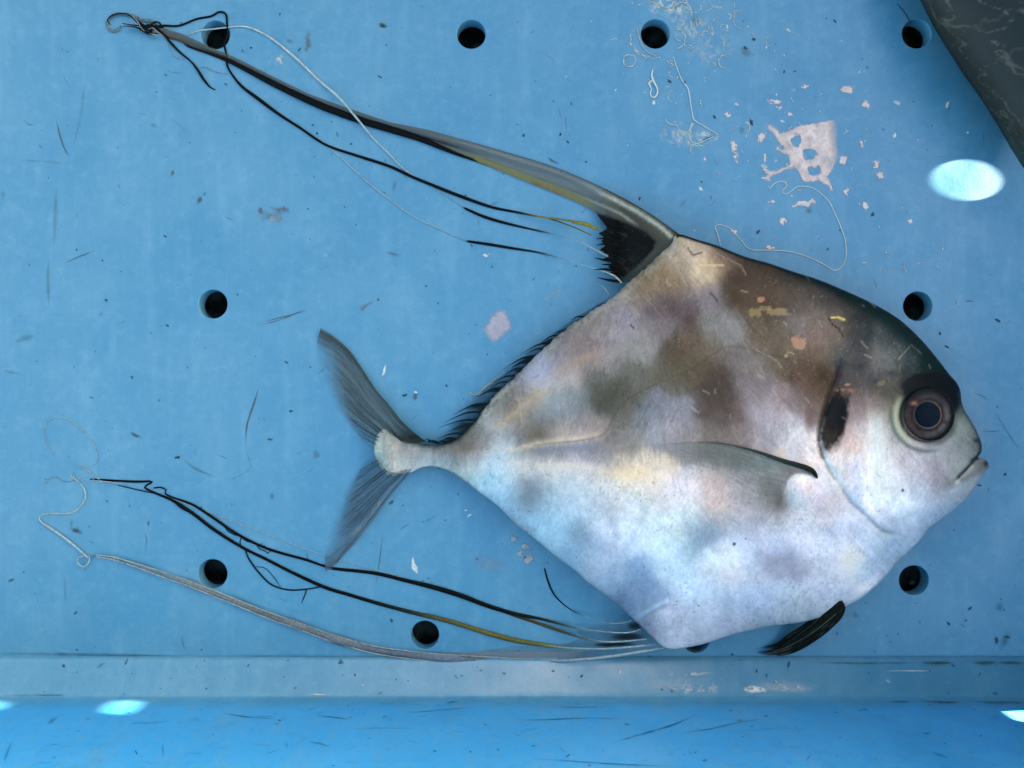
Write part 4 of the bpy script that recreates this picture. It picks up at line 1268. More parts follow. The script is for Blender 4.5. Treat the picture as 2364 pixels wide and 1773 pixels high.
# thinner black thread that loops round the drain hole
t2 = [(1385, 530), (1334, 513), (1290, 506), (1244, 500), (1189, 489), (1135, 478), (1063, 453), (990, 424), (947, 406), (900, 384), (833, 362), (754, 335), (691, 294), (643, 263), (596, 228), (558, 199), (535, 171), (524, 149), (523, 127), (518, 101), (526, 79), (524, 57), (523, 38), (517, 29), (504, 28), (488, 37), (453, 44), (421, 57), (403, 60), (377, 59), (350, 62)]
pts2 = []
for i, (x, y) in enumerate(t2):
    c = YG if i < 4 else BK
    w = [3.2, 2.6, 2.2, 2.2, 2.6, 3.2, 3.8, 3.6, 3.4, 3.4, 3.2, 2.8, 3.0, 3.4, 4.0, 3.2][i] if i < 16 else 2.4
    pts2.append((x, y, w, *c, 1.0, 0.0105 - 0.002 * i if i < 4 else -1))
thread(pts2, dors, label='black thread looping past a drain hole')
thread([(1366, 543, 1.4, 110, 116, 66, .9, .010), (1316, 521, 1.6, 90, 96, 60, 1, .007), (1262, 503, 1.6, 60, 66, 48, 1, .004), (1225, 497, 1.2, 40, 44, 40, 1, .0025)], dors)
thread([(1374, 527, 4, 150, 146, 70, .9, .011), (1350, 517, 5, 146, 140, 60, .9, .009), (1320, 513, 2, 130, 126, 70, .8, .008)], dors)
# short black threads with white root and white tip
thread([(1435, 653, 3, 200, 190, 178, 1, .013), (1420, 638, 3.5, 205, 196, 186, 1, .012), (1395, 627, 2.6, 190, 200, 204, .9, .010), (1363, 617, 2, 176, 204, 222, .8, .008), (1298, 597, 1.6, 150, 186, 210, .7, .004), (1244, 583, 2, 40, 56, 66, 1), (1189, 574, 2.8, 16, 20, 24, 1), (1135, 565, 3.2, 12, 14, 16, 1), (1081, 557, 2.6, 12, 14, 16, 1),
        (1072, 555, 1.4, 150, 190, 214, .8), (1009, 527, 1.6, 178, 210, 228, .85), (954, 500, 2, 182, 212, 230, .9), (900, 461, 2.2, 182, 212, 230, .9), (849, 421, 2.2, 180, 212, 230, .9), (801, 377, 2, 180, 212, 230, .9), (757, 339, 1.6, 176, 210, 228, .8)], dors, label='white thread with a short black stretch')
thread([(1403, 592, 2.5, 190, 184, 176, 1, .012), (1370, 574, 2.5, 178, 196, 206, .9, .010), (1334, 557, 2, 168, 200, 220, .8, .007), (1280, 541, 1.6, 130, 164, 186, .8, .004), (1240, 532, 2, 40, 52, 60, 1), (1171, 516, 3, 14, 16, 20, 1), (1117, 500, 3.4, 12, 14, 16, 1), (1074, 481, 2.4, 12, 14, 16, 1), (1066, 476, 1.4, 140, 180, 206, .8),
        (1001, 434, 1.5, 160, 198, 220, .75), (943, 398, 2.4, 176, 208, 226, .9), (918, 377, 2.6, 184, 212, 226, .95), (900, 357, 2.8, 190, 216, 228, 1), (865, 323, 3.2, 190, 216, 230, 1), (836, 288, 3.4, 192, 218, 230, 1, .0028), (801, 246, 3.6, 196, 220, 230, 1, .0036), (779, 222, 4.2, 200, 222, 230, 1, .0022), (738, 187, 4.4, 204, 224, 232, 1), (691, 142, 4.2, 206, 224, 230, 1), (643, 101, 4, 206, 222, 230, 1), (605, 76, 3.6, 204, 222, 228, 1), (573, 63, 3, 204, 224, 232, 1), (548, 61, 2.8, 204, 224, 232, 1), (501, 66, 2.4, 196, 220, 226, 1), (459, 71, 2.2, 196, 220, 232, .95), (431, 82, 1.6, 180, 210, 228, .7)], dors, label='white thread arching over the long black one')
thread([(1406, 681, 1.6, 180, 186, 188, .8, .012), (1396, 666, 1.8, 176, 196, 208, .8, .010), (1382, 655, 1.4, 160, 190, 208, .7, .007), (1366, 648, .8, 140, 180, 206, .4, .004)], dors)
thread(mono([(526, 171), (494, 165), (475, 155), (462, 155)], [1.4, 2, 1.8, .8], WH, 0.7), dors)
thread(mono([(384, 89), (390, 108), (397, 124), (409, 134), (424, 137), (436, 134)], [1.4, 1.4, 1.8, 2, 1.6, .8], WH, 0.75), dors)
thread(mono([(366, 70), (380, 82), (396, 101), (418, 123), (440, 141), (456, 161), (469, 182), (485, 201), (497, 207)], [3, 2.5, 3, 2.6, 2, 3, 3.2, 1.8, 1.2], (14, 22, 24)), dors, label='short black thread end')
# tangled tips at the far left
curl = [(372, 68), (352, 50), (327, 46), (304, 36), (282, 32), (262, 35), (250, 46), (247, 58), (254, 70), (268, 71), (280, 60)]
thread(mono(curl, [3, 5, 5, 5, 5, 5, 4.5, 4.5, 5, 5, 3], (126, 148, 158), 0.75), dors, label='grey curled thread tip')
thread(mono([(256, 58), (248, 46), (262, 34), (286, 31), (300, 36), (318, 50), (334, 62), (352, 74)], [1.2, 1.5, 1.6, 1.4, 1.6, 3.5, 4, 3], BK, 1, .0024), dors)
for pts_, w in (([(282, 54), (300, 57), (320, 59), (345, 61), (372, 62)], [1, 1.4, 2, 4, 3]), ([(284, 60), (310, 62), (326, 68), (344, 77), (366, 78)], [1, 1.5, 3, 3.5, 2]), ([(318, 52), (336, 66), (350, 56), (362, 50), (372, 58), (360, 68)], [2, 3.5, 3, 2, 2.4, 2.5]), ([(338, 58), (354, 64), (366, 62), (378, 64)], [4, 5, 3, 2])):
    thread(mono(pts_, w, BK, 1, 0.0026 + 0.0006 * rng.random()), dors)
thread(mono([(306, 38), (318, 50), (326, 64), (340, 76), (362, 80), (378, 82)], [1, 1.6, 1.4, 1.4, 1.8, 1.2], (196, 190, 186), 0.9, .0034), dors)
thread(mono([(342, 68), (352, 64), (362, 72), (372, 80)], [1, 1.4, 1.4, 1], (196, 190, 186), 0.9, .0042), dors)

# second dorsal fin: low row of dark, backward-combed rays along the rear back
rear_e = smooth_poly([(1412, 688), (1349, 730), (1267, 797), (1197, 862), (1134, 924), (1103, 966), (1072, 1000), (1030, 1022), (985, 1016)], 6)
nre = 150
tt_ = np.linspace(0, 1, nre)
be = interp_curve(rear_e, tt_)
wid = np.interp(tt_, [0, .12, .3, .5, .7, .85, 1], [10, 44, 72, 84, 84, 66, 8])
dirv = np.stack([np.interp(tt_, [0, .5, 1], [-0.86, -0.90, -0.95]), np.interp(tt_, [0, .5, 1], [0.35, 0.34, 0.16])], 1)
nrw = 8
G = np.zeros((nre, nrw, 2))
tooth = 0.72 + 0.5 * np.abs(((tt_ * 24) % 1) - 0.5)
for k in range(nrw):
    w_ = k / (nrw - 1)
    G[:, k] = be + np.array([5, 5]) * (1 - w_) + dirv * (wid * tooth * w_)[:, None] + np.stack([0 * tt_, -7 * np.sin(np.pi * w_) * np.ones(nre)], 1)
px, py = G[..., 0].ravel(), G[..., 1].ravel()
W_ = np.tile(np.linspace(0, 1, nrw), nre); T_ = np.repeat(tt_, nrw)
zz = (zmid(px) - 0.0005) * (1 - 0.75 * W_) + 0.0005
rayf = fbm(T_ * 34 + 0.5 * W_, W_ * 0.8, 2)
c = np.tile(lin((46, 72, 92)), (len(px), 1))
dk = np.clip(sstep(0.42, 0.66, rayf) * 0.95 + sstep(0.45, 0.05, W_), 0, 1) * (0.7 + 0.6 * fbm(px / 20, py / 20, 3))
c = lay(c, (16, 28, 34), np.clip(dk, 0, 1))
a = np.clip(0.42 + 0.56 * dk, 0, 1) * (1 - 0.85 * sstep(0.45, 1.0, W_)) * (0.55 + 0.45 * sstep(0.0, 0.1, T_))
sd = mesh('second_dorsal_fin', P(px, py, zz), grid_faces(nre, nrw), M_FIN, fish, np.concatenate([np.clip(c / KD, .003, .88), a[:, None]], 1))
parts = []
for k in range(24):
    t = (k + 0.4) / 24.5
    b0 = interp_curve(be, np.array([t]))[0]; w_ = np.interp(t, tt_, wid); d_ = np.array([np.interp(t, tt_, dirv[:, 0]), np.interp(t, tt_, dirv[:, 1])])
    L_ = w_ * rng.uniform(0.6, 1.35)
    if rng.random() < 0.3: continue
    z0 = float(zmid(b0[0]))
    pts_ = [(b0[0] + 4, b0[1] + 2, 2.6, 18, 30, 34, 1, z0), (b0[0] + d_[0] * L_ * .45, b0[1] + d_[1] * L_ * .45 - 6, 1.8, 22, 36, 42, .8, z0 * .6), (b0[0] + d_[0] * L_, b0[1] + d_[1] * L_ + rng.uniform(-5, 5), .6, 50, 76, 92, .2, z0 * .25 + .0005)]
    parts.append(tube('r', pts_, None, None, sides=4, step=6, build=False))
ro = join_parts('fin_rays', parts, M_RAY, sd); ro['kind'] = 'stuff'

# anal fin: pale rays fanning from the belly corner into long threads
AF = [(1538, 1494), (1473, 1507), (1392, 1519), (1310, 1527), (1229, 1530), (1107, 1529), (1026, 1525), (944, 1517), (944, 1506), (1026, 1508), (1107, 1505), (1180, 1492), (1249, 1490), (1310, 1485), (1345, 1472), (1330, 1455), (1380, 1445), (1440, 1430), (1460, 1424), (1490, 1452), (1518, 1480)]
ax, ay, aq, arim = mesh_polygon(np.array(AF, float), 2.5)
za = 0.0008 + (ZMID0 - 0.002) * sstep(1350, 1530, ax)
c = np.tile(lin((110, 140, 166)), (len(ax), 1)); a = np.full(len(ax), 0.30)
s_ = fbm(ax / 60, ay / 5, 3)
c *= (0.7 + 0.6 * s_)[:, None]
gl = sstep(1500, 1506, ay) * sstep(1420, 1300, ax)
c = lay(c, (132, 146, 162), 0.7 * gl); a = np.maximum(a, 0.75 * gl)
for (x0, y0, rx, ry) in ((1450, 1470, 46, 11), (1430, 1487, 40, 6), (1466, 1445, 20, 11), (1400, 1489, 30, 5)):
    m_ = np.exp(-(((ax - x0) / rx) ** 2 + ((ay - y0) / ry) ** 2) ** 2)
    c = lay(c, (8, 14, 18), 0.95 * m_); a = np.maximum(a, 0.95 * m_)
anal = mesh('anal_fin', P(ax, ay, za), aq, M_FIN, fish, np.concatenate([np.clip(c / KD, .003, .88), np.clip(a, 0, 1)[:, None]], 1))

PW = (196, 208, 214)
low_pts = [(1536, 1495, 4, *PW, 1, .0135), (1473, 1506, 5, *PW, 1, .0115), (1392, 1518, 5.5, 188, 202, 214, 1, .008), (1310, 1525, 5, 178, 194, 210, .95, .004), (1229, 1527, 5, 150, 168, 190, .9), (1107, 1524, 8, 124, 142, 166, .85), (1026, 1520, 11, 118, 134, 158, .85), (944, 1512, 11.5, 122, 136, 156, .9), (863, 1500, 11, 124, 138, 156, .9),
           (781, 1478, 10.5, 120, 132, 148, .9), (740, 1464, 10, 132, 142, 150, .9), (683, 1443, 9.5, 118, 130, 140, .9), (620, 1421, 9, 126, 136, 142, .9), (556, 1395, 8.5, 112, 126, 136, .9), (509, 1376, 8, 142, 154, 160, .9), (446, 1351, 8, 120, 136, 146, .9), (382, 1329, 7, 128, 158, 176, .85), (319, 1307, 6, 108, 146, 170, .8), (256, 1288, 4, 130, 168, 190, .75), (205, 1282, 2.2, 150, 186, 206, .8)]
lt_ = thread(low_pts, anal, label='long grey ribbon thread, lowest of the belly threads')
low_xy = smooth_poly([q[:2] for q in low_pts], 8)
# pale edges of that ribbon
tg = np.gradient(low_xy, axis=0); tg /= np.linalg.norm(tg, axis=1)[:, None]; nm_ = np.stack([-tg[:, 1], tg[:, 0]], 1)
wl = np.interp(np.arange(len(low_xy)), np.linspace(0, len(low_xy) - 1, len(low_pts)), [q[2] for q in low_pts])
for sgn in (-1, 1):
    e = low_xy + nm_ * (sgn * wl * 0.8)[:, None]
    sel = range(30, len(e), 4)
    pts_ = [(e[i, 0], e[i, 1], 1.3, 182, 194, 200, 0.35 + 0.6 * float(fbm(np.array([i / 7.0]), np.array([sgn * 3.0]), 2)[0]), 0.0022) for i in sel]
    tube('ribbon_edge', pts_, M_RAY, lt_)
thread(mono([(205, 1282), (206, 1294), (199, 1306), (188, 1308), (178, 1298), (181, 1287), (194, 1284), (204, 1288)], [2.2, 2.6, 3, 2.6, 2.4, 2.2, 2, 2], (182, 208, 222), .9, .0016), anal)
thread(mono([(203, 1288), (177, 1265), (145, 1240), (113, 1218), (95, 1206), (90, 1196), (98, 1188), (120, 1186), (151, 1186), (170, 1182), (186, 1167), (197, 1148), (194, 1129), (183, 1114), (168, 1103), (162, 1095), (167, 1091), (171, 1098), (168, 1106)],
            [4, 5, 5.4, 5, 3.6, 2.8, 3, 3.4, 3.6, 3.4, 3.2, 3.8, 3, 2.4, 2, 1.6, 1.6, 1.6, 1.2], (182, 210, 226), .92), anal, label='white curling ribbon end')
thread(mono([(176, 1108), (161, 1112), (145, 1110), (131, 1102), (124, 1098), (113, 1106), (104, 1105), (102, 1113), (108, 1117), (112, 1110), (108, 1104)], 1.5, WH, .8), anal)
thread(mono([(135, 1057), (113, 1031), (101, 1000), (107, 977), (126, 965), (145, 965), (177, 982), (202, 1006), (218, 1028), (227, 1050), (222, 1070), (202, 1077), (181, 1076), (202, 1087), (221, 1101), (240, 1112), (272, 1117)], [1, 1.3, 1.5, 1.5, 1.5, 1.5, 1.4, 1.5, 1.3, 1, .8, .9, 1.3, 2, 2.6, 2.4, 3], (176, 204, 222), .85), anal, label='thin white thread in a wide loop')
thread(mono([(170, 1103), (208, 1109), (240, 1112), (300, 1118), (330, 1121)], [1.4, 1.6, 2.4, 1.6, .8], (176, 204, 222), .8, .0014), anal)
thread(mono([(217, 1103), (214, 1110), (220, 1115)], 1.3, (176, 204, 222), .8, .003), anal)
# middle black thread, yellowish near the body
mid = [(1514, 1488, 3, *PW, 1, .0125), (1453, 1494, 4, *PW, 1, .0105), (1392, 1498, 4, 182, 200, 206, 1, .007), (1310, 1496, 3.5, 168, 186, 180, .95, .0035), (1249, 1488, 4.5, 112, 116, 62, 1), (1188, 1478, 5.5, 104, 104, 54, 1), (1127, 1462, 5.5, 110, 104, 56, 1), (1046, 1437, 5, 96, 92, 52, 1), (1000, 1425, 5, 80, 80, 52, 1), (964, 1417, 4.5, 48, 54, 44, 1), (883, 1396, 4.2, 20, 24, 24, 1), (802, 1372, 4, *BK, 1), (750, 1356, 4, *BK, 1), (683, 1326, 3.6, *BK, 1), (620, 1294, 3.4, *BK, 1), (556, 1262, 3.4, *BK, 1), (493, 1222, 4, *BK, 1), (446, 1186, 4, *BK, 1), (420, 1170, 5, *BK, 1), (398, 1155, 3.4, *BK, 1), (360, 1139, 2.6, *BK, 1), (334, 1126, 2.2, *BK, 1), (338, 1120, 2, *BK, 1), (352, 1113, 2, *BK, 1), (345, 1111, 2.2, *BK, 1), (319, 1112, 2.6, *BK, 1), (272, 1110, 2.4, *BK, 1), (240, 1108, 2, *BK, 1), (208, 1106, 1.2, *BK, 1)]
thread(mid, anal, label='long black thread, middle of the belly threads')
# upper black thread in two roots
thread([(1479, 1453, 2.2, *PW, 1, .0125), (1453, 1460, 2.6, *PW, 1, .011), (1412, 1460, 2.6, 178, 200, 214, 1, .008), (1351, 1453, 2.2, 150, 178, 190, .9, .005), (1310, 1445, 2.4, 76, 92, 84, 1, .003), (1249, 1429, 3.2, 34, 36, 32, 1), (1188, 1417, 4.2, 20, 20, 18, 1), (1127, 1399, 5, *BK, 1), (1066, 1376, 5.6, *BK, 1), (1005, 1357, 5.6, *BK, 1), (944, 1342, 4.6, *BK, 1), (863, 1323, 4, *BK, 1), (773, 1313, 3.4, *BK, 1), (740, 1304, 2.6, *BK, 1), (705, 1292, 3, *BK, 1), (636, 1273, 3, *BK, 1), (588, 1254, 3, *BK, 1), (541, 1229, 3.2, *BK, 1), (493, 1196, 3.2, *BK, 1), (446, 1166, 2.8, *BK, 1), (398, 1148, 2, *BK, 1), (381, 1139, 1.6, *BK, 1), (383, 1131, 1.6, *BK, 1), (370, 1125, 1.8, *BK, 1), (354, 1127, 1.4, *BK, 1)], anal, label='long black thread, uppermost of the belly threads')
thread([(1493, 1476, 2.4, *PW, 1, .0125), (1412, 1482, 3, *PW, 1, .009), (1359, 1476, 2.6, 130, 146, 140, 1, .006), (1310, 1462, 3, 72, 76, 60, 1, .003), (1249, 1441, 3.4, 78, 74, 50, 1), (1188, 1421, 3, 44, 44, 34, 1), (1130, 1401, 2, *BK, 1)], anal)
thread([(1457, 1433, 1.8, 176, 204, 222, .9, .0125), (1432, 1439, 2.2, 176, 204, 222, .9, .011), (1392, 1437, 2, 150, 188, 212, .8, .008), (1351, 1423, 1.4, 120, 164, 196, .7, .004), (1314, 1405, 1.2, 14, 30, 40, 1), (1282, 1376, 1.8, 12, 18, 22, 1), (1266, 1344, 2, 12, 18, 22, 1), (1257, 1312, 1.6, 12, 18, 22, 1)], anal, label='short dark bristle curving upward')
thread(mono([(928, 1333), (863, 1315), (790, 1296), (730, 1276), (651, 1247), (588, 1223), (525, 1199), (461, 1175), (420, 1160), (398, 1151)], [1, 1.6, 1.6, 1.6, 1.7, 1.8, 1.8, 2, 1.8, 1.2], (176, 206, 226), .85), anal, label='thin white thread beside the black ones')
thread(mono([(746, 1354), (708, 1360), (667, 1362), (629, 1351), (601, 1326), (575, 1291), (566, 1269)], [1.6, 1.6, 1.8, 1.9, 2, 1.9, 1.4], (16, 34, 44)), anal)
thread(mono([(708, 1361), (702, 1378), (696, 1392)], [1.5, 1.3, .6], (16, 40, 52)), anal)
thread(mono([(648, 1356), (630, 1330), (612, 1312), (592, 1308)], [.7, .9, .9, .7], (30, 66, 84)), anal)
for pts_ in ([(519, 1216), (526, 1226), (540, 1234), (551, 1237)], [(558, 1240), (554, 1250), (556, 1260)], [(560, 1242), (570, 1250), (584, 1252)], [(590, 1254), (600, 1268), (612, 1272), (618, 1278), (624, 1272), (626, 1268)]):
    thread(mono(pts_, 1.2, (18, 44, 58)), anal)
thread(mono([(272, 1120), (319, 1131), (360, 1140)], [1, 1.4, 1.2], (18, 44, 54)), anal)

# ------------------------------------------------------------------ second, larger dark fish at the upper right
big = empty('fish', (0.30, 0.24, 0.0))
tag(big, 'large dark grey-green fish partly in view at the upper right corner', 'fish')
edge_px = [(2085, -110), (2108, -50), (2130, 0), (2148, 36), (2179, 90), (2208, 134), (2231, 171), (2255, 204), (2278, 238), (2307, 285), (2341, 336), (2366, 365), (2384, 388)]
zE = 0.023
E = smooth_poly(edge_px, 4)
Ew = P(E[:, 0], E[:, 1], zE)[:, :2]
tg = np.gradient(Ew, axis=0); tg /= np.linalg.norm(tg, axis=1)[:, None]
nrmE = np.stack([-tg[:, 1], tg[:, 0]], 1)
nrmE = np.where((nrmE[:, :1] > 0), nrmE, -nrmE)
nb = len(E); sB = np.linspace(0, 1, nb)
wid_ = 0.112 * np.sin(np.pi * np.clip(0.13 + 0.76 * sB, 0, 1)) ** 0.55      # body depth across
wid_ = wid_ * (0.12 + 0.88 * sstep(1.0, 0.72, sB))
hh = 0.031 * np.sin(np.pi * np.clip(0.10 + 0.8 * sB, 0, 1)) ** 0.6
na = 240
ang = np.linspace(0, 2 * np.pi, na, endpoint=False)
V = []; UV = []
for i in range(nb):
    for a_ in ang:
        q = 0.5 - 0.5 * math.cos(a_)          # 0 at visible edge .. 1 at far edge
        xy = Ew[i] + nrmE[i] * wid_[i] * q
        z = zE + hh[i] * math.sin(a_) * (1.0 if math.sin(a_) > 0 else 0.62)
        V.append((xy[0], xy[1], max(z, 0.0004))); UV.append((i * 4.0, a_ / (2 * math.pi) * 620))
V = np.array(V); UV = np.array(UV)
i = np.arange(nb - 1)[:, None] * na; s = np.arange(na)[None, :]; s2 = (s + 1) % na
F = np.stack([i + s, i + na + s, i + na + s2, i + s2], -1).reshape(-1, 4)
uu, vv = UV[:, 0], UV[:, 1]
c = np.tile(lin((28, 40, 41)), (len(V), 1)) * (0.75 + 0.5 * fbm(uu / 50, vv / 40, 4))[:, None]
rimb = sstep(75, 20, vv) * sstep(-5, 5, vv)
c = lay(c, (48, 48, 44), 0.8 * sstep(95, 25, vv + 26 * (fbm(uu / 30, vv / 30, 3) - .5)))
wr = sstep(0.028, 0.004, np.abs(fbm(uu / 70 + 4, vv / 26 + 0.010 * uu, 4) - 0.5))
c = lay(c, (92, 92, 86), 0.32 * wr * sstep(150, 30, np.abs(vv - 70)))
wr2 = sstep(0.016, 0.003, np.abs(fbm(uu / 110 + 14, vv / 34 - 0.008 * uu, 3) - 0.5))
c = lay(c, (120, 118, 110), 0.40 * wr2 * sstep(190, 40, np.abs(vv - 60)))
mesh('body', V, F, M_DARKSKIN, big, np.clip(c / KD, .004, .8))
# its tail fin, out of the frame
e0 = (Ew[0] + nrmE[0] * wid_[0] * 0.5); dd_ = -tg[0]
tf = []
for (a_, b_) in ((0.0, -0.016), (0.055, -0.042), (0.036, 0.0), (0.055, 0.042), (0.0, 0.016)):
    q = e0 + dd_ * a_ + nrmE[0] * b_
    tf.append(q)
tv = [(q[0], q[1], 0.019) for q in tf] + [(q[0], q[1], 0.0165) for q in tf]
mesh('tail_fin', tv, [(0, 1, 2, 3, 4), (9, 8, 7, 6, 5), (0, 5, 6, 1), (1, 6, 7, 2), (2, 7, 8, 3), (3, 8, 9, 4), (4, 9, 5, 0)], M_DARKSKIN, big, np.tile(np.clip(lin((50, 60, 58)) / KD, 0, 1), (10, 1)), False)

# ------------------------------------------------------------------ residue on the crate: slime, foam, dirt
def film(name, box, step, alphaf, col, thick_m=0.00035, mat=None):
    """thin dried film: grid with coverage as alpha, thicker where denser"""
    x0, y0, x1, y1 = box
    gx = np.arange(x0, x1, step); gy = np.arange(y0, y1, step)
    X, Y = np.meshgrid(gx, gy)
    A = alphaf(X, Y)
    k = A > 0.01
    cell = k[:-1, :-1] | k[1:, :-1] | k[:-1, 1:] | k[1:, 1:]
    ci, cj = np.nonzero(cell)
    if len(ci) == 0:
        return None
    w = X.shape[1]
    q = np.stack([ci * w + cj, (ci + 1) * w + cj, (ci + 1) * w + cj + 1, ci * w + cj + 1], 1)
    used, inv = np.unique(q, return_inverse=True); q = inv.reshape(q.shape)
    px, py, a = X.ravel()[used], Y.ravel()[used], A.ravel()[used]
    if py.max() < 1510:
        V = P(px, py, 0.0002 + thick_m * a)
    else:
        V = np.array([(lambda s_, n_: s_ + n_ * 0.0004)(*surf(x, y)) for x, y in zip(px, py)])
    cc = np.tile(alb(col), (len(px), 1)) * (0.8 + 0.4 * fbm(px / 9, py / 9, 3))[:, None]
    return V, q, np.concatenate([np.clip(cc, 0, .9), np.clip(a, 0, 1)[:, None]], 1)


def film_obj(name, *args, mat=None, **kw):
    r = film(name, *args, **kw)
    return mesh(name, *r[:2], mat or M_SLIME, None, r[2])


def zc(pts):            # crop of the photo at (1400,0), scale .4358
    return [(1400 + .4358 * x, .4358 * y) for x, y in pts]


SLP = zc([(870, 660), (905, 680), (922, 702), (960, 690), (1000, 670), (1080, 655), (1150, 640), (1200, 628), (1216, 645), (1226, 700), (1228, 780), (1232, 830), (1215, 860), (1205, 890), (1190, 920), (1168, 942), (1190, 1003), (1150, 975), (1120, 960), (1060, 970), (1035, 960), (1015, 910), (990, 885), (960, 892), (930, 912), (880, 930), (862, 955), (830, 955), (855, 935), (840, 905), (830, 893), (870, 905), (910, 895), (970, 870), (975, 840), (950, 815), (905, 802), (893, 778), (922, 765), (905, 735), (880, 705), (858, 690)])
SLH = [(1005, 745, 27, 33), (1078, 818, 34, 36), (1098, 907, 33, 27), (928, 785, 17, 15), (876, 684, 12, 11), (1045, 800, 8, 9)]


def slime_main(X, Y):
    wx = X + 8 * (fbm(X / 12, Y / 12, 4) - .5); wy = Y + 8 * (fbm(X / 12 + 9, Y / 12, 4) - .5)
    ins = inside(wx, wy, SLP)
    d, _, _ = seg_dist(wx, wy, SLP, True)
    a = np.where(ins, sstep(-1, 5, d), 0) * 0.86
    for (hx, hy, rx, ry) in SLH:
        h_ = np.hypot((wx - (1400 + .4358 * hx)) / (rx * .4358), (wy - .4358 * hy) / (ry * .4358)) + 1.1 * (fbm(X / 9 + hx, Y / 9, 3) - 0.5)
        a = a * sstep(0.75, 1.15, h_)
    for ln, w in (([(868, 672), (925, 735), (975, 800), (985, 880)], 5), ([(985, 878), (910, 905), (845, 945)], 4), ([(840, 898), (872, 922), (860, 950)], 3), ([(1165, 940), (1190, 1003)], 3), ([(905, 790), (950, 815)], 3)):
        a = np.maximum(a, 0.85 * band(wx, wy, zc(ln), w))
    # thin translucent right-hand lobe
    a = a * (1 - 0.75 * sstep(1905, 1934, X - 0.12 * (Y - 300))) * (1 - 0.35 * sstep(1890, 1850, X) * sstep(320, 300, Y) * 0)
    return a * (0.55 + 0.8 * fbm(X / 16, Y / 16, 4))


o = film_obj('slime_patch', (1750, 262, 1950, 448), 2.0, slime_main, (246, 220, 218))
tag(o, 'pale pink torn slime patch with round gaps, right of the tall fin', 'slime')


def blob_alpha(cx, cy, rx, ry, rot=0.0, rough=0.6, scale=7.0, a0=0.95, soft=0.2, seed=0.0):
    ca, sa = math.cos(rot), math.sin(rot)

    def f(X, Y):
        u = ((X - cx) * ca + (Y - cy) * sa) / rx; v = (-(X - cx) * sa + (Y - cy) * ca) / ry
        d = np.hypot(u, v) + rough * (fbm(X / scale + seed, Y / scale + seed * 1.3, 3) - 0.5) * 2
        return a0 * sstep(1.0, 1.0 - soft, d)
    return f


def box_of(cx, cy, r):
    return (cx - r, cy - r, cx + r, cy + r)


o = film_obj('slime_smear', (1095, 700, 1225, 800), 2.0, lambda X, Y: np.where(True, blob_alpha(1152, 752, 40, 34, -0.7, 0.45, 22, 0.62, 0.5, 5)(X, Y) * sstep(1215, 1165, X + 0.3 * (Y - 750)), 0), (206, 194, 212))
tag(o, 'faint pink smear on the crate floor behind the fish back', 'slime')
o = film_obj('slime_smear', (1225, 650, 1345, 705), 2.0, blob_alpha(1280, 678, 38, 7, -0.55, 0.4, 18, 0.35, 0.8, 2), (176, 200, 216))
tag(o, 'narrow pale smear under the short white fin thread', 'slime')
o = film_obj('slime_smear', (1060, 1260, 1210, 1350), 3.0, blob_alpha(1130, 1305, 50, 26, 0.1, 0.3, 30, 0.28, 0.8, 4), (150, 176, 210))
tag(o, 'very faint pale film below the tail side of the belly', 'slime')

flakes = [(1960, 207, 15, 10, .3), (1999, 242, 9, 14, -.4), (1947, 370, 9, 12, .4), (1990, 331, 6, 11, .1), (2023, 377, 8, 12, .2), (2030, 404, 10, 7, .3), (1995, 473, 9, 10, .7), (1862, 470, 25, 8, -.15), (1694, 344, 8, 17, -.2), (1679, 264, 8, 7, -.8), (1757, 318, 7, 13, .5), (1766, 364, 3.5, 11, 0),
          (1785, 234, 16, 5, .1), (1800, 249, 9, 6, -.5), (1823, 264, 6, 6, 0), (1858, 200, 8, 4, 0), (1953, 442, 5, 8, .2), (1807, 511, 7, 8, .6), (1783, 466, 10, 4, -.2), (1697, 536, 9, 6, .6), (1775, 571, 12, 4, .1), (1627, 366, 4, 8, 0), (1701, 373, 5, 4, .5), (2102, 510, 6, 5, 0), (1186, 1244, 9, 7, .4), (1212, 1262, 9, 8, .2), (1200, 1278, 8, 6, .9), (1221, 1288, 13, 15, .6)]
flake_labels = ['broad pinkish flake above and right of the torn slime patch', 'slanted pinkish flake just below the broad upper right flake', 'pinkish flake close against the right edge of the slime patch',
                'narrow upright pinkish flake right of the slime patch', 'upright pinkish flake nearest the bright sun spot, upper of two', 'flat pinkish flake nearest the bright sun spot, lower of two',
                'pinkish flake outside the thread loop, right of its upper bend', 'long pinkish flake just under the slime patch, inside the thread loop', 'tall pinkish flake left of the slime patch beside the tangled thread',
                'small pinkish flake right of the straight pale thread', 'pinkish flake beside the upper left corner of the slime patch', 'thin upright sliver at the left side of the slime patch',
                'flat pinkish flake above the left corner of the slime patch', 'ragged flake between the flat flake and the round flake above the patch', 'small round flake directly above the slime patch',
                'small flat flake, highest of those above the slime patch', 'small pinkish flake below the right corner of the slime patch', 'pinkish flake inside the thread loop, midway down to the fish',
                'small flat flake below the left foot of the slime patch', 'pinkish flake stuck on the clear thread near its left bend', 'flat pinkish flake on the clear thread just above the fish back',
                'tiny flake under the tangled pale thread', 'tiny flake just below the tall left flake', 'small flake lying alone below the bright sun spot',
                'uppermost pale flake beside the belly edge of the silver fish', 'second pale flake down beside the belly edge', 'leftmost lower pale flake beside the belly edge', 'largest and lowest pale flake beside the belly edge']
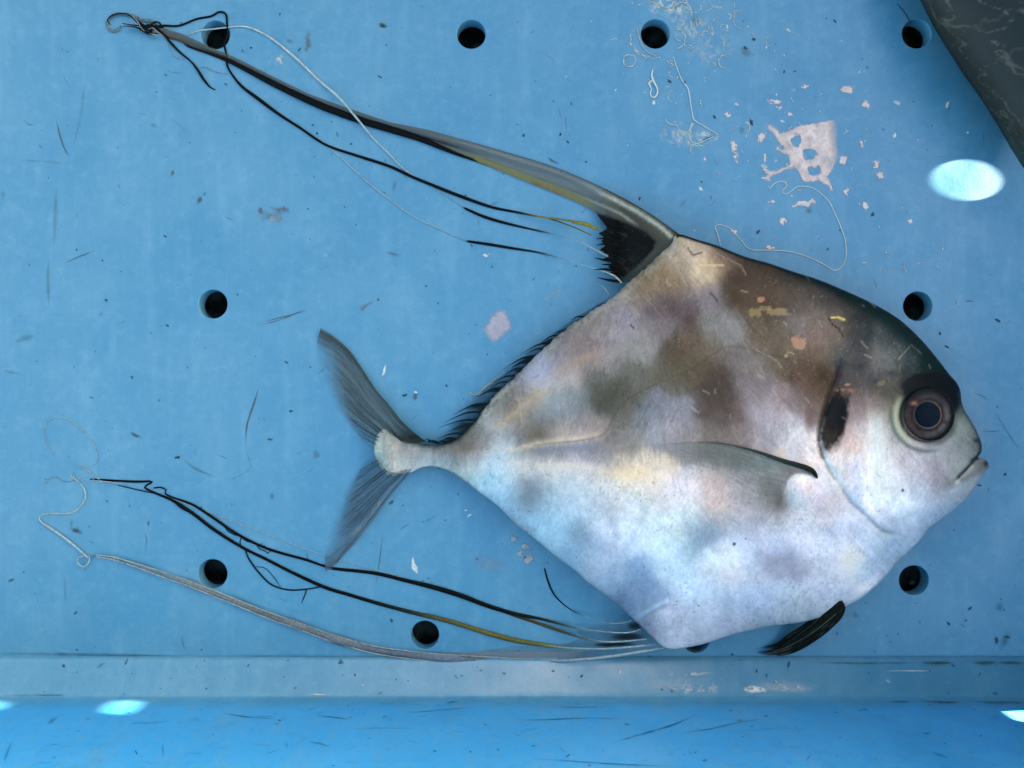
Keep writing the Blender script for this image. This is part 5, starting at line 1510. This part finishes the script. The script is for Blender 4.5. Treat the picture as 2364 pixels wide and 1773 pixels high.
for k, (x, y, rx, ry, ro_) in enumerate(flakes):
    st = 1.5
    r_ = max(rx, ry) * 1.7
    pale = k >= 24
    o = film_obj('slime_flake', box_of(x, y, r_), st, blob_alpha(x, y, rx * 1.1, ry * 1.1, ro_, 0.95, max(4, min(rx, ry) * .9), 0.85, 0.55, k * 3.7), (184, 182, 192) if pale else (240, 222, 222))
    tag(o, flake_labels[k], 'slime flake', 'flakes under the belly edge' if pale else 'flakes around the slime patch')

SLW = (220, 234, 240)


def strand(pts, w, a, label, name='slime_thread', col=SLW):
    o = tube(name, mono(pts, w, col, a), M_SLIME)
    tag(o, label, 'slime thread')


strand(zc([(858, 985), (865, 1000), (885, 975), (915, 962), (950, 966), (956, 985), (935, 1005), (932, 1020), (950, 1028), (985, 1008), (1015, 988), (1080, 992), (1130, 1020), (1180, 1070), (1210, 1130), (1240, 1200), (1264, 1270), (1270, 1350), (1255, 1400), (1210, 1433), (1150, 1400), (1050, 1355), (950, 1330), (850, 1326), (760, 1320), (710, 1270), (660, 1215), (620, 1195), (590, 1190), (574, 1200), (580, 1220), (592, 1250), (604, 1300)]),
       [1.1, 1.4, 1.2, 1.2, 1.3, 1.3, 1.2, 1.1, 1.2, 1.1], 0.72, 'thin clear thread looping from the torn slime patch to the fish back')
strand(zc([(355, 300), (370, 350), (400, 425), (432, 470), (445, 540), (455, 600), (465, 635), (520, 670), (595, 715)]), [1, 1.3, 1.4, 1.6, 1.5, 1.4, 1.8, 1.3, .8], 0.7, 'thin pale thread running down from the upper middle drain hole')
strand(zc([(312, 628), (330, 655), (375, 665), (385, 690), (430, 700), (455, 650), (440, 730), (480, 760), (530, 740), (570, 725)]), [1, 1.3, 1.2, 1.3, 1.5, 1, 1.5, 1.6, 1.4, 1], 0.6, 'tangled pale slime thread left of the torn slime patch')
strand(zc([(245, 370), (240, 400), (250, 430), (270, 470), (268, 500), (248, 518), (232, 498), (238, 470), (225, 440), (246, 425)]), [1.5, 2.2, 2.6, 2, 2.2, 2.2, 1.6, 1.4, 2.4, 1.5], 0.9, 'small white slime loop below the foam ring')
strand([(2070, 8), (2084, 24), (2094, 38), (2101, 54), (2103, 62)], [.7, 1.0, 1.2, 1.2, 1], 1.0, 'dark hair curling into the upper right drain hole', 'hair_strand', (16, 40, 54))

# bubbly foam residue: rings, arcs and squiggles, uncountable
parts = []
r2 = np.random.default_rng(21)


def ring_pts(cx, cy, r, a0, a1, w, al, n=14):
    aa = np.linspace(a0, a1, n)
    jr = r * (1 + 0.12 * (r2.random(n) - .5))
    return [(cx + jr[i] * math.cos(aa[i]), cy + jr[i] * math.sin(aa[i]), w * r2.uniform(.7, 1.3), 222, 234, 238, min(1, 1.35 * al * r2.uniform(.4, 1)), -1) for i in range(n)]


for (x, y, r, a0, a1, w, al) in ((1453, 140, 14, 0, 6.2, 1.6, .6), (1500, 85, 45, 1.6, 3.3, 1.5, .5), (1506, 82, 52, 1.2, 2.6, 1.3, .45), (1715, 45, 22, 1.8, 4.6, 1.3, .45), (1675, 142, 16, 1.5, 4.7, 1.4, .5), (1665, 60, 22, 2.0, 4.4, 1.2, .35), (1560, 90, 22, -1.5, 1.4, 1.6, .45), (1575, 28, 22, -2.8, 0.4, 2.2, .4), (1780, 95, 12, 1.8, 4.8, 1, .35),
                                (1558, 165, 14, 2, 5, 1.2, .4), (1556, 222, 14, 1.8, 4.8, 1.2, .35), (1246, 836, 5, 0, 6.2, 1, .5), (1238, 834, 8, 2, 5, 1, .5), (1256, 840, 4, 0, 6.2, .9, .4), (1610, 300, 16, 2.8, 5.5, 1.5, .4), (1604, 345, 10, 2, 5.4, 1.2, .45)):
    parts.append(tube('f', ring_pts(x, y, r, a0, a1, w, al), None, None, step=3, sides=4, build=False))
for k in range(110):
    if k < 60: x, y = r2.normal(1560, 85), abs(r2.normal(60, 80))
    elif k < 95: x, y = r2.normal(1800, 110), r2.normal(320, 110)
    else: x, y = r2.normal(2090, 60), r2.normal(600, 40)
    if (1460 < x < 1570 and 30 < y < 128): continue
    if inside(np.array([x]), np.array([y + 14]), OUT)[0] or y < 2: continue
    n = r2.integers(3, 6); a = r2.uniform(0, 6.28); L_ = r2.uniform(2, 7)
    pts_ = []
    for j in range(n):
        pts_.append((x, y, r2.uniform(.5, 1.7), 224, 236, 240, r2.uniform(.25, .85), -1))
        a += r2.normal(0, .9); x += L_ * math.cos(a); y += L_ * math.sin(a)
    parts.append(tube('f', pts_, None, None, step=3, sides=4, build=False))
# pale veins beside the fin bases
for pts_ in ([(1084, 905), (1092, 912), (1105, 908), (1116, 896), (1135, 882), (1155, 868), (1166, 860)], [(1098, 912), (1110, 908), (1124, 892), (1140, 884)], [(1470, 62), (1478, 95), (1492, 118), (1512, 128)], [(1505, 5), (1540, 18), (1570, 10)]):
    parts.append(tube('f', mono(pts_, 1.5, (186, 206, 208), .7, -1), None, None, step=3, sides=4, build=False))
o = join_parts('foam_residue', parts, M_SLIME)
tag(o, 'dried bubbly foam lines and rings on the crate floor', 'foam', None, 'stuff')

# foam clouds
parts = []
for (x, y, rx, ry, a0, s) in ((1545, 14, 62, 30, .65, 1), (1660, 12, 46, 14, .45, 2), (1590, 60, 64, 44, .34, 3), (1560, 310, 44, 36, .42, 4), (1616, 318, 44, 22, .6, 5), (1640, 110, 70, 50, .24, 6), (628, 505, 16, 7, .6, 7), (650, 135, 26, 20, .5, 8), (752, 590, 12, 7, .4, 9), (1130, 590, 8, 5, .7, 10)):
    r_ = max(rx, ry) * 1.5
    f0 = blob_alpha(x, y, rx, ry, 0, .7, 16, a0, .9, s * 5.1)
    f_ = film('f', (x - r_, max(0, y - r_), x + r_, y + r_), 2.5, lambda X, Y: f0(X, Y) * sstep(.38, .62, fbm(X / 6 + s, Y / 6, 3)), (228, 240, 244))
    if f_: parts.append(f_)
o = join_parts('foam_film', parts, M_SLIME)
tag(o, 'thin patchy whitish film dried on the crate floor', 'film', None, 'stuff')

# white residue on the coved step by the near wall
parts = []
for (x, y, rx, ry, a0, s, th) in ((1590, 1556, 90, 8, .55, 1, .50), (1600, 1590, 74, 15, .55, 2, .50), (1745, 1592, 34, 10, .95, 3, .44), (1815, 1585, 62, 22, .55, 4, .52), (1560, 1580, 90, 22, .18, 5, .35), (1800, 1588, 110, 16, .2, 6, .35), (2105, 1549, 72, 2, .6, 7, .2), (1430, 1552, 8, 6, .6, 8, .4), (740, 1604, 40, 2.2, .8, 9, .55), (838, 1582, 5, 3, .8, 10, .2), (900, 1595, 18, 4, .3, 11, .4), (2050, 1572, 5, 5, .5, 12, .3), (1300, 1600, 40, 3, .4, 13, .5)):
    f0 = blob_alpha(x, y, rx, ry, 0.0, .35, 20, a0, .8, s * 3.3)
    f_ = film('f', (x - rx * 1.3, max(1516, y - ry * 1.6), x + rx * 1.3, min(1606, y + ry * 1.6)), 2.5 if ry > 4 else 1.5, lambda X, Y: f0(X, Y) * sstep(th - .04, th + .10, fbm(X / 9 + s, Y / 5 + .15 * X / 9, 3)), (226, 232, 240))
    if f_: parts.append(f_)
o = join_parts('scale_residue', parts, M_SLIME)
tag(o, 'white scaly residue on the step along the near crate wall', 'residue', None, 'stuff')


# --- dirt: specks, stains and scratches
def speck(cx, cy, r, rot, el, col, a, n=9):
    aa = np.linspace(0, 2 * np.pi, n, endpoint=False)
    rr = r * (0.55 + 0.9 * r2.random(n))
    x = rr * np.cos(aa) * el; y = rr * np.sin(aa)
    X = cx + x * math.cos(rot) - y * math.sin(rot); Y = cy + x * math.sin(rot) + y * math.cos(rot)
    s0, n0 = surf(cx, cy)
    if cy < 1510:
        V = np.concatenate([P(X, Y, 0.00022), P([cx], [cy], 0.0005)])
    else:
        V = np.array([surf(a_, b_)[0] + n0 * 0.0003 for a_, b_ in zip(X, Y)] + [s0 + n0 * 0.0006])
    F = np.array([(k, (k + 1) % n, n) for k in range(n)])[:, ::-1]
    C = np.tile(np.r_[alb(col), a], (n + 1, 1))
    return V, F, C


def clear(x, y):
    if inside(np.array([x]), np.array([y]), OUT)[0]: return False
    return all((x - h[0]) ** 2 + (y - h[1]) ** 2 > (h[2] + 6) ** 2 for h in HOLES)


parts = []
listed = [(250, 1040, 1.5), (112, 411, 2), (177, 576, 2.5), (245, 693, 4), (305, 871, 4.5), (410, 1056, 4.5), (387, 752, 3), (548, 680, 3), (671, 949, 3.5), (661, 836, 3.5), (717, 847, 2.5), (247, 1157, 2.5), (25, 1340, 4), (711, 482, 2), (732, 307, 3.5), (811, 332, 3), (560, 118, 4), (580, 110, 3), (690, 115, 3), (876, 177, 3), (936, 300, 2), (1209, 313, 3.5), (1294, 310, 3), (1311, 328, 3), (1353, 374, 3), (1477, 459, 3), (1620, 420, 3), (1735, 283, 5), (1720, 110, 4), (1650, 270, 3), (1810, 166, 2), (1790, 102, 2), (1740, 90, 4),
          (1835, 165, 2), (1545, 188, 4), (1580, 190, 4), (1910, 575, 3), (2015, 495, 5), (1750, 535, 4), (2170, 770, 3), (2185, 800, 3), (2262, 1120, 3), (2320, 1095, 4), (2300, 1480, 5), (2325, 1470, 5), (2230, 1432, 4), (2240, 1405, 4), (2190, 1440, 4), (1690, 1510, 4), (1820, 1535, 4), (2020, 1505, 3), (787, 1527, 8), (465, 1500, 3), (178, 1500, 3), (1083, 770, 2), (1000, 815, 1.5), (1125, 818, 2), (934, 912, 4), (903, 1160, 4), (1030, 890, 3), (1011, 700, 2), (984, 660, 3)]
for (x, y, r) in listed:
    if y < 1515 or True:
        parts.append(speck(x, y, r * .75, r2.uniform(0, 6), r2.uniform(1, 2.4), (34, 62, 72), r2.uniform(.5, .9)))
for k in range(300):
    x = r2.uniform(5, 2360); y = r2.uniform(5, 1505)
    if not clear(x, y): continue
    dk_ = r2.random()
    col = (40, 74, 90) if dk_ < .7 else (78, 80, 74)
    parts.append(speck(x, y, abs(r2.normal(0, .9)) + .6, r2.uniform(0, 6), r2.uniform(1, 3), col, r2.uniform(.2, .8), 7))
for k in range(70):
    x = r2.uniform(5, 2360); y = r2.uniform(1612, 1770)
    parts.append(speck(x, y, abs(r2.normal(0, .9)) + .6, r2.normal(0, .35), r2.uniform(1, 4), (20, 84, 126), r2.uniform(.2, .7), 7))
for k in range(60):
    x = r2.uniform(5, 2360); y = r2.uniform(1520, 1604)
    parts.append(speck(x, y, abs(r2.normal(0, 1.2)) + .7, r2.uniform(0, 6), r2.uniform(1, 2.5), (30, 70, 84), r2.uniform(.3, .8), 7))
for k in range(60):
    x = r2.normal(1850, 190); y = r2.normal(330, 150)
    if not clear(x, y) or y < 3 or x > 2350: continue
    parts.append(speck(x, y, abs(r2.normal(0, 1.3)) + .8, r2.uniform(0, 6), r2.uniform(1, 2), (226, 232, 234), r2.uniform(.5, .95), 7))
for (x, y, r, el, ro_) in ((886, 857, 3, 4, -1.2), (956, 1307, 5, 3.4, 1.35), (1083, 1190, 2, 3, -.6), (1075, 1178, 1.5, 2, 0), (960, 905, 2, 2, 0), (1120, 590, 3, 2, .5)):
    parts.append(speck(x, y, r, ro_, el, (214, 226, 230), .9))
o = join_parts('dirt_specks', parts, M_DIRT)
tag(o, 'tiny dark and pale dirt specks strewn over the blue crate', 'dirt', None, 'stuff')

parts = []
stains = [(646, 484, 24, 9, 0.05, (104, 72, 52), .62), (601, 486, 8, 9, 0, (104, 82, 66), .5), (628, 500, 34, 16, .1, (128, 124, 110), .35), (710, 97, 9, 28, .05, (112, 112, 96), .5), (884, 59, 12, 9, .2, (58, 56, 44), .85), (398, 400, 6, 11, .1, (76, 78, 72), .6), (461, 461, 7, 14, .4, (80, 84, 78), .6), (669, 95, 9, 7, 0, (96, 110, 104), .4),
          (313, 1005, 20, 5, .42, (60, 78, 70), .7), (178, 1226, 17, 9, .5, (70, 78, 82), .7), (165, 1207, 6, 12, .2, (64, 92, 110), .4), (845, 706, 26, 6, -.55, (128, 120, 100), .45), (958, 916, 6, 13, .2, (78, 88, 84), .5), (910, 432, 6, 16, .1, (96, 104, 84), .4), (905, 586, 18, 5, .25, (96, 96, 78), .45), (206, 1215, 4, 4, 0, (60, 80, 90), .4),
          (730, 1050, 10, 12, .3, (84, 108, 122), .3), (628, 1145, 8, 10, .4, (90, 110, 120), .4), (1272, 371, 12, 5, .7, (92, 92, 76), .5), (1722, 120, 20, 14, .2, (110, 122, 118), .35), (1605, 50, 10, 14, 0, (104, 110, 104), .35), (1630, 322, 22, 6, -.4, (58, 84, 88), .5), (1868, 486, 8, 12, -.4, (92, 112, 116), .4), (1712, 300, 12, 10, 0, (110, 122, 112), .3), (8, 450, 10, 14, .3, (90, 120, 130), .3),
          (60, 780, 40, 10, -.3, (84, 124, 146), .3), (30, 860, 24, 5, .2, (84, 124, 146), .3), (1500, 1515, 12, 4, 0, (50, 80, 96), .4), (2105, 1345, 10, 10, 0, (60, 90, 110), .2), (2320, 1480, 12, 30, .5, (44, 92, 118), .35), (2310, 1400, 10, 18, .4, (44, 92, 118), .3), (1975, 1420, 10, 10, 0, (44, 92, 118), .3), (990, 1200, 26, 3, -.5, (50, 90, 116), .35), (1140, 470, 30, 4, -.5, (80, 110, 124), .3), (355, 290, 14, 6, .3, (90, 130, 150), .3), (1410, 700, 2, 2, 0, (90, 130, 150), .1)]
for k, (x, y, rx, ry, ro_, col, a0) in enumerate(stains):
    r_ = max(rx, ry) * 1.7
    f_ = film('s', box_of(x, y, r_), 2.0, blob_alpha(x, y, rx, ry, ro_, .55, 9, a0, .9, k * 2.9), col, thick_m=0.0001)
    if f_: parts.append(f_)


def sweep(pts, w, col, a):
    """thin soft scratch lying on the crate surface"""
    q = smooth_poly([(x, y) for x, y in pts], 6)
    n = len(q)
    tg = np.gradient(q, axis=0); tg /= np.linalg.norm(tg, axis=1)[:, None] + 1e-9
    nm = np.stack([-tg[:, 1], tg[:, 0]], 1)
    tap = np.sin(np.linspace(0.12, math.pi - 0.12, n)) ** .6
    V = []; C = []
    br = fbm(np.arange(n) / 4.0 + pts[0][0], np.arange(n) * 0 + pts[0][1], 2)
    for k_, off in enumerate((-1, 0, 1)):
        e = q + nm * (off * w * tap)[:, None]
        V.append(np.array([s_ + n_ * 0.00030 for s_, n_ in (surf(x, y) for x, y in e)]))
        aa = (a * tap * (0.35 + 1.1 * br)) * (1.0 if off == 0 else 0.0)
        C.append(np.concatenate([np.tile(alb(col), (n, 1)), np.clip(aa, 0, 1)[:, None]], 1))
    V = np.stack(V, 1).reshape(-1, 3); C = np.stack(C, 1).reshape(-1, 4)
    return V, grid_faces(n, 3), C


scr = [([(601, 751), (650, 737), (705, 714)], 2.2, (96, 90, 84), .8), ([(605, 744), (660, 730), (708, 718)], 2, (90, 92, 90), .7), ([(149, 608), (185, 592), (221, 578)], 2.4, (80, 100, 104), .7), ([(131, 278), (138, 310), (150, 345), (161, 362)], 3, (84, 92, 66), .8), ([(124, 296), (130, 290)], 2, (80, 90, 80), .6),
       ([(113, 600), (111, 650), (114, 706)], 5, (92, 136, 160), .45), ([(131, 430), (128, 500), (126, 565)], 7, (92, 140, 165), .35), ([(196, 190), (188, 260), (170, 340)], 5, (110, 130, 160), .3), ([(597, 890), (592, 915), (580, 950), (570, 985), (567, 1035)], 3.2, (80, 84, 70), .85), ([(567, 1035), (578, 1070), (575, 1085), (530, 1110)], 2, (70, 110, 140), .4),
       ([(420, 1056), (445, 1078), (470, 1090), (500, 1102)], 4, (84, 104, 110), .5), ([(884, 1230), (877, 1290), (868, 1350)], 2.2, (46, 76, 92), .6), ([(340, 1240), (336, 1280)], 4, (56, 100, 130), .4), ([(336, 1230), (340, 1250)], 4, (56, 100, 130), .4), ([(150, 1330), (152, 1400)], 5, (60, 110, 140), .3), ([(1305, 265), (1308, 310)], 2.5, (90, 100, 84), .5), ([(1290, 250), (1295, 275)], 2, (90, 100, 84), .5),
       ([(1265, 363), (1280, 374), (1292, 378)], 3, (84, 88, 74), .6), ([(1340, 495), (1350, 485), (1352, 478)], 1.6, (50, 70, 80), .6), ([(2226, 696), (2240, 695), (2250, 698)], 1.5, (24, 50, 64), .8), ([(2245, 905), (2268, 915), (2283, 926)], 1.8, (30, 64, 84), .7), ([(2258, 995), (2290, 996), (2320, 994)], 1.8, (40, 90, 120), .5), ([(2294, 946), (2320, 990), (2340, 1020), (2356, 1045)], 2.2, (44, 100, 140), .4),
       ([(384, 165), (400, 168), (425, 170)], 1.6, (70, 110, 130), .5), ([(392, 272), (415, 290), (440, 310)], 1.5, (84, 124, 146), .4), ([(50, 370), (165, 378)], 4, (96, 140, 160), .25), ([(518, 500), (540, 510)], 2, (90, 120, 130), .4),
       # on the near wall
       ([(1422, 1714), (1460, 1702), (1490, 1694), (1560, 1672), (1615, 1647)], 3, (24, 86, 134), 0.63), ([(1572, 1697), (1600, 1690), (1640, 1684), (1700, 1670), (1760, 1660)], 2.6, (24, 90, 138), 0.56), ([(1182, 1663), (1250, 1663), (1320, 1660), (1380, 1659), (1436, 1662)], 2.4, (24, 96, 144), 0.56), ([(1250, 1632), (1330, 1634), (1420, 1633)], 2, (24, 106, 158), 0.35), ([(515, 1648), (570, 1656), (640, 1661)], 2.6, (24, 96, 144), 0.56), ([(730, 1653), (770, 1657), (815, 1662)], 2.4, (24, 96, 144), 0.56), ([(930, 1648), (1000, 1642), (1090, 1634)], 2.4, (24, 100, 148), 0.49), ([(800, 1684), (880, 1682), (960, 1684)], 1.8, (24, 106, 154), 0.35), ([(300, 1672), (350, 1670), (395, 1666)], 2.2, (24, 96, 128), 0.42), ([(1225, 1753), (1300, 1757), (1400, 1764), (1560, 1771)], 2.6, (24, 96, 144), 0.56), ([(590, 1655), (640, 1655)], 2, (24, 96, 128), 0.35), ([(10, 1760), (16, 1740), (30, 1710)], 5, (24, 100, 142), 0.42), ([(110, 1672), (125, 1662), (134, 1656)], 6, (24, 106, 138), 0.49), ([(712, 1714), (740, 1718), (762, 1726)], 3.4, (24, 96, 128), 0.56), ([(375, 1715), (377, 1750)], 4, (24, 106, 158), 0.35), ([(1030, 1625), (1050, 1620), (1063, 1617)], 4, (24, 106, 118), 0.56), ([(2150, 1736), (2170, 1744), (2190, 1752)], 3.2, (24, 92, 142), 0.56), ([(2130, 1694), (2150, 1694)], 3, (24, 92, 142), 0.56), ([(1290, 1722), (1300, 1735), (1310, 1738)], 3, (24, 92, 142), 0.35), ([(1860, 1758), (1868, 1748), (1872, 1740)], 3, (24, 92, 142), 0.42), ([(660, 1713), (664, 1730)], 3, (24, 92, 142), 0.35), ([(1700, 1690), (1812, 1682), (1835, 1690)], 3, (24, 106, 158), 0.21),
       # algae lines in the seams
       ([(2032, 1618), (2080, 1620), (2110, 1616), (2140, 1618), (2180, 1622), (2214, 1623)], 5, (34, 60, 44), .9), ([(2150, 1610), (2165, 1616), (2176, 1622)], 3, (30, 56, 44), .9), ([(2128, 1530), (2160, 1531), (2204, 1530)], 5, (36, 76, 80), .8), ([(2246, 1530), (2270, 1531), (2300, 1529)], 7, (36, 76, 80), .9), ([(2300, 1530), (2364, 1531)], 5, (36, 76, 90), .6), ([(1880, 1530), (2000, 1531), (2130, 1530)], 4, (40, 92, 116), .5), ([(0, 1508), (110, 1509), (260, 1512), (420, 1514)], 5, (36, 92, 128), .5), ([(420, 1514), (700, 1515), (1000, 1516)], 3, (40, 100, 140), .3), ([(0, 1606), (150, 1606), (300, 1607), (420, 1609)], 5, (30, 84, 120), .6), ([(2230, 1616), (2290, 1622), (2364, 1624)], 6, (36, 84, 104), .5), ([(222, 1544), (236, 1534), (244, 1531)], 4, (50, 90, 100), .7), ([(420, 1465), (424, 1490), (432, 1503)], 3, (50, 100, 130), .4), ([(870, 1604), (885, 1597)], 4, (40, 80, 90), .7), ([(1690, 1525), (2364, 1523)], 2, (150, 176, 200), .3)]
for (pts_, w, col, a) in scr:
    parts.append(sweep(pts_, w, col, a))
for k in range(70):
    x = r2.uniform(10, 2350); y = r2.uniform(10, 1500); a = r2.uniform(0, 3.14); L_ = r2.uniform(8, 36)
    if not clear(x, y): continue
    parts.append(sweep([(x, y), (x + L_ * .5 * math.cos(a), y + L_ * .5 * math.sin(a) + r2.normal(0, 2)), (x + L_ * math.cos(a), y + L_ * math.sin(a))], r2.uniform(1, 2.4), (64, 100, 116), r2.uniform(.25, .6)))
for k in range(40):
    x = r2.uniform(10, 2300); y = r2.uniform(1620, 1765); L_ = r2.uniform(10, 60); a = r2.normal(0, .2)
    parts.append(sweep([(x, y), (x + L_ * math.cos(a), min(1772, max(1612, y + L_ * math.sin(a))))], r2.uniform(.8, 1.6), (26, 100, 150), r2.uniform(.15, .45)))
o = join_parts('stains_and_scratches', parts, M_DIRT)
tag(o, 'brown stains, algae lines and dark scratches on the blue crate', 'stain', None, 'stuff')
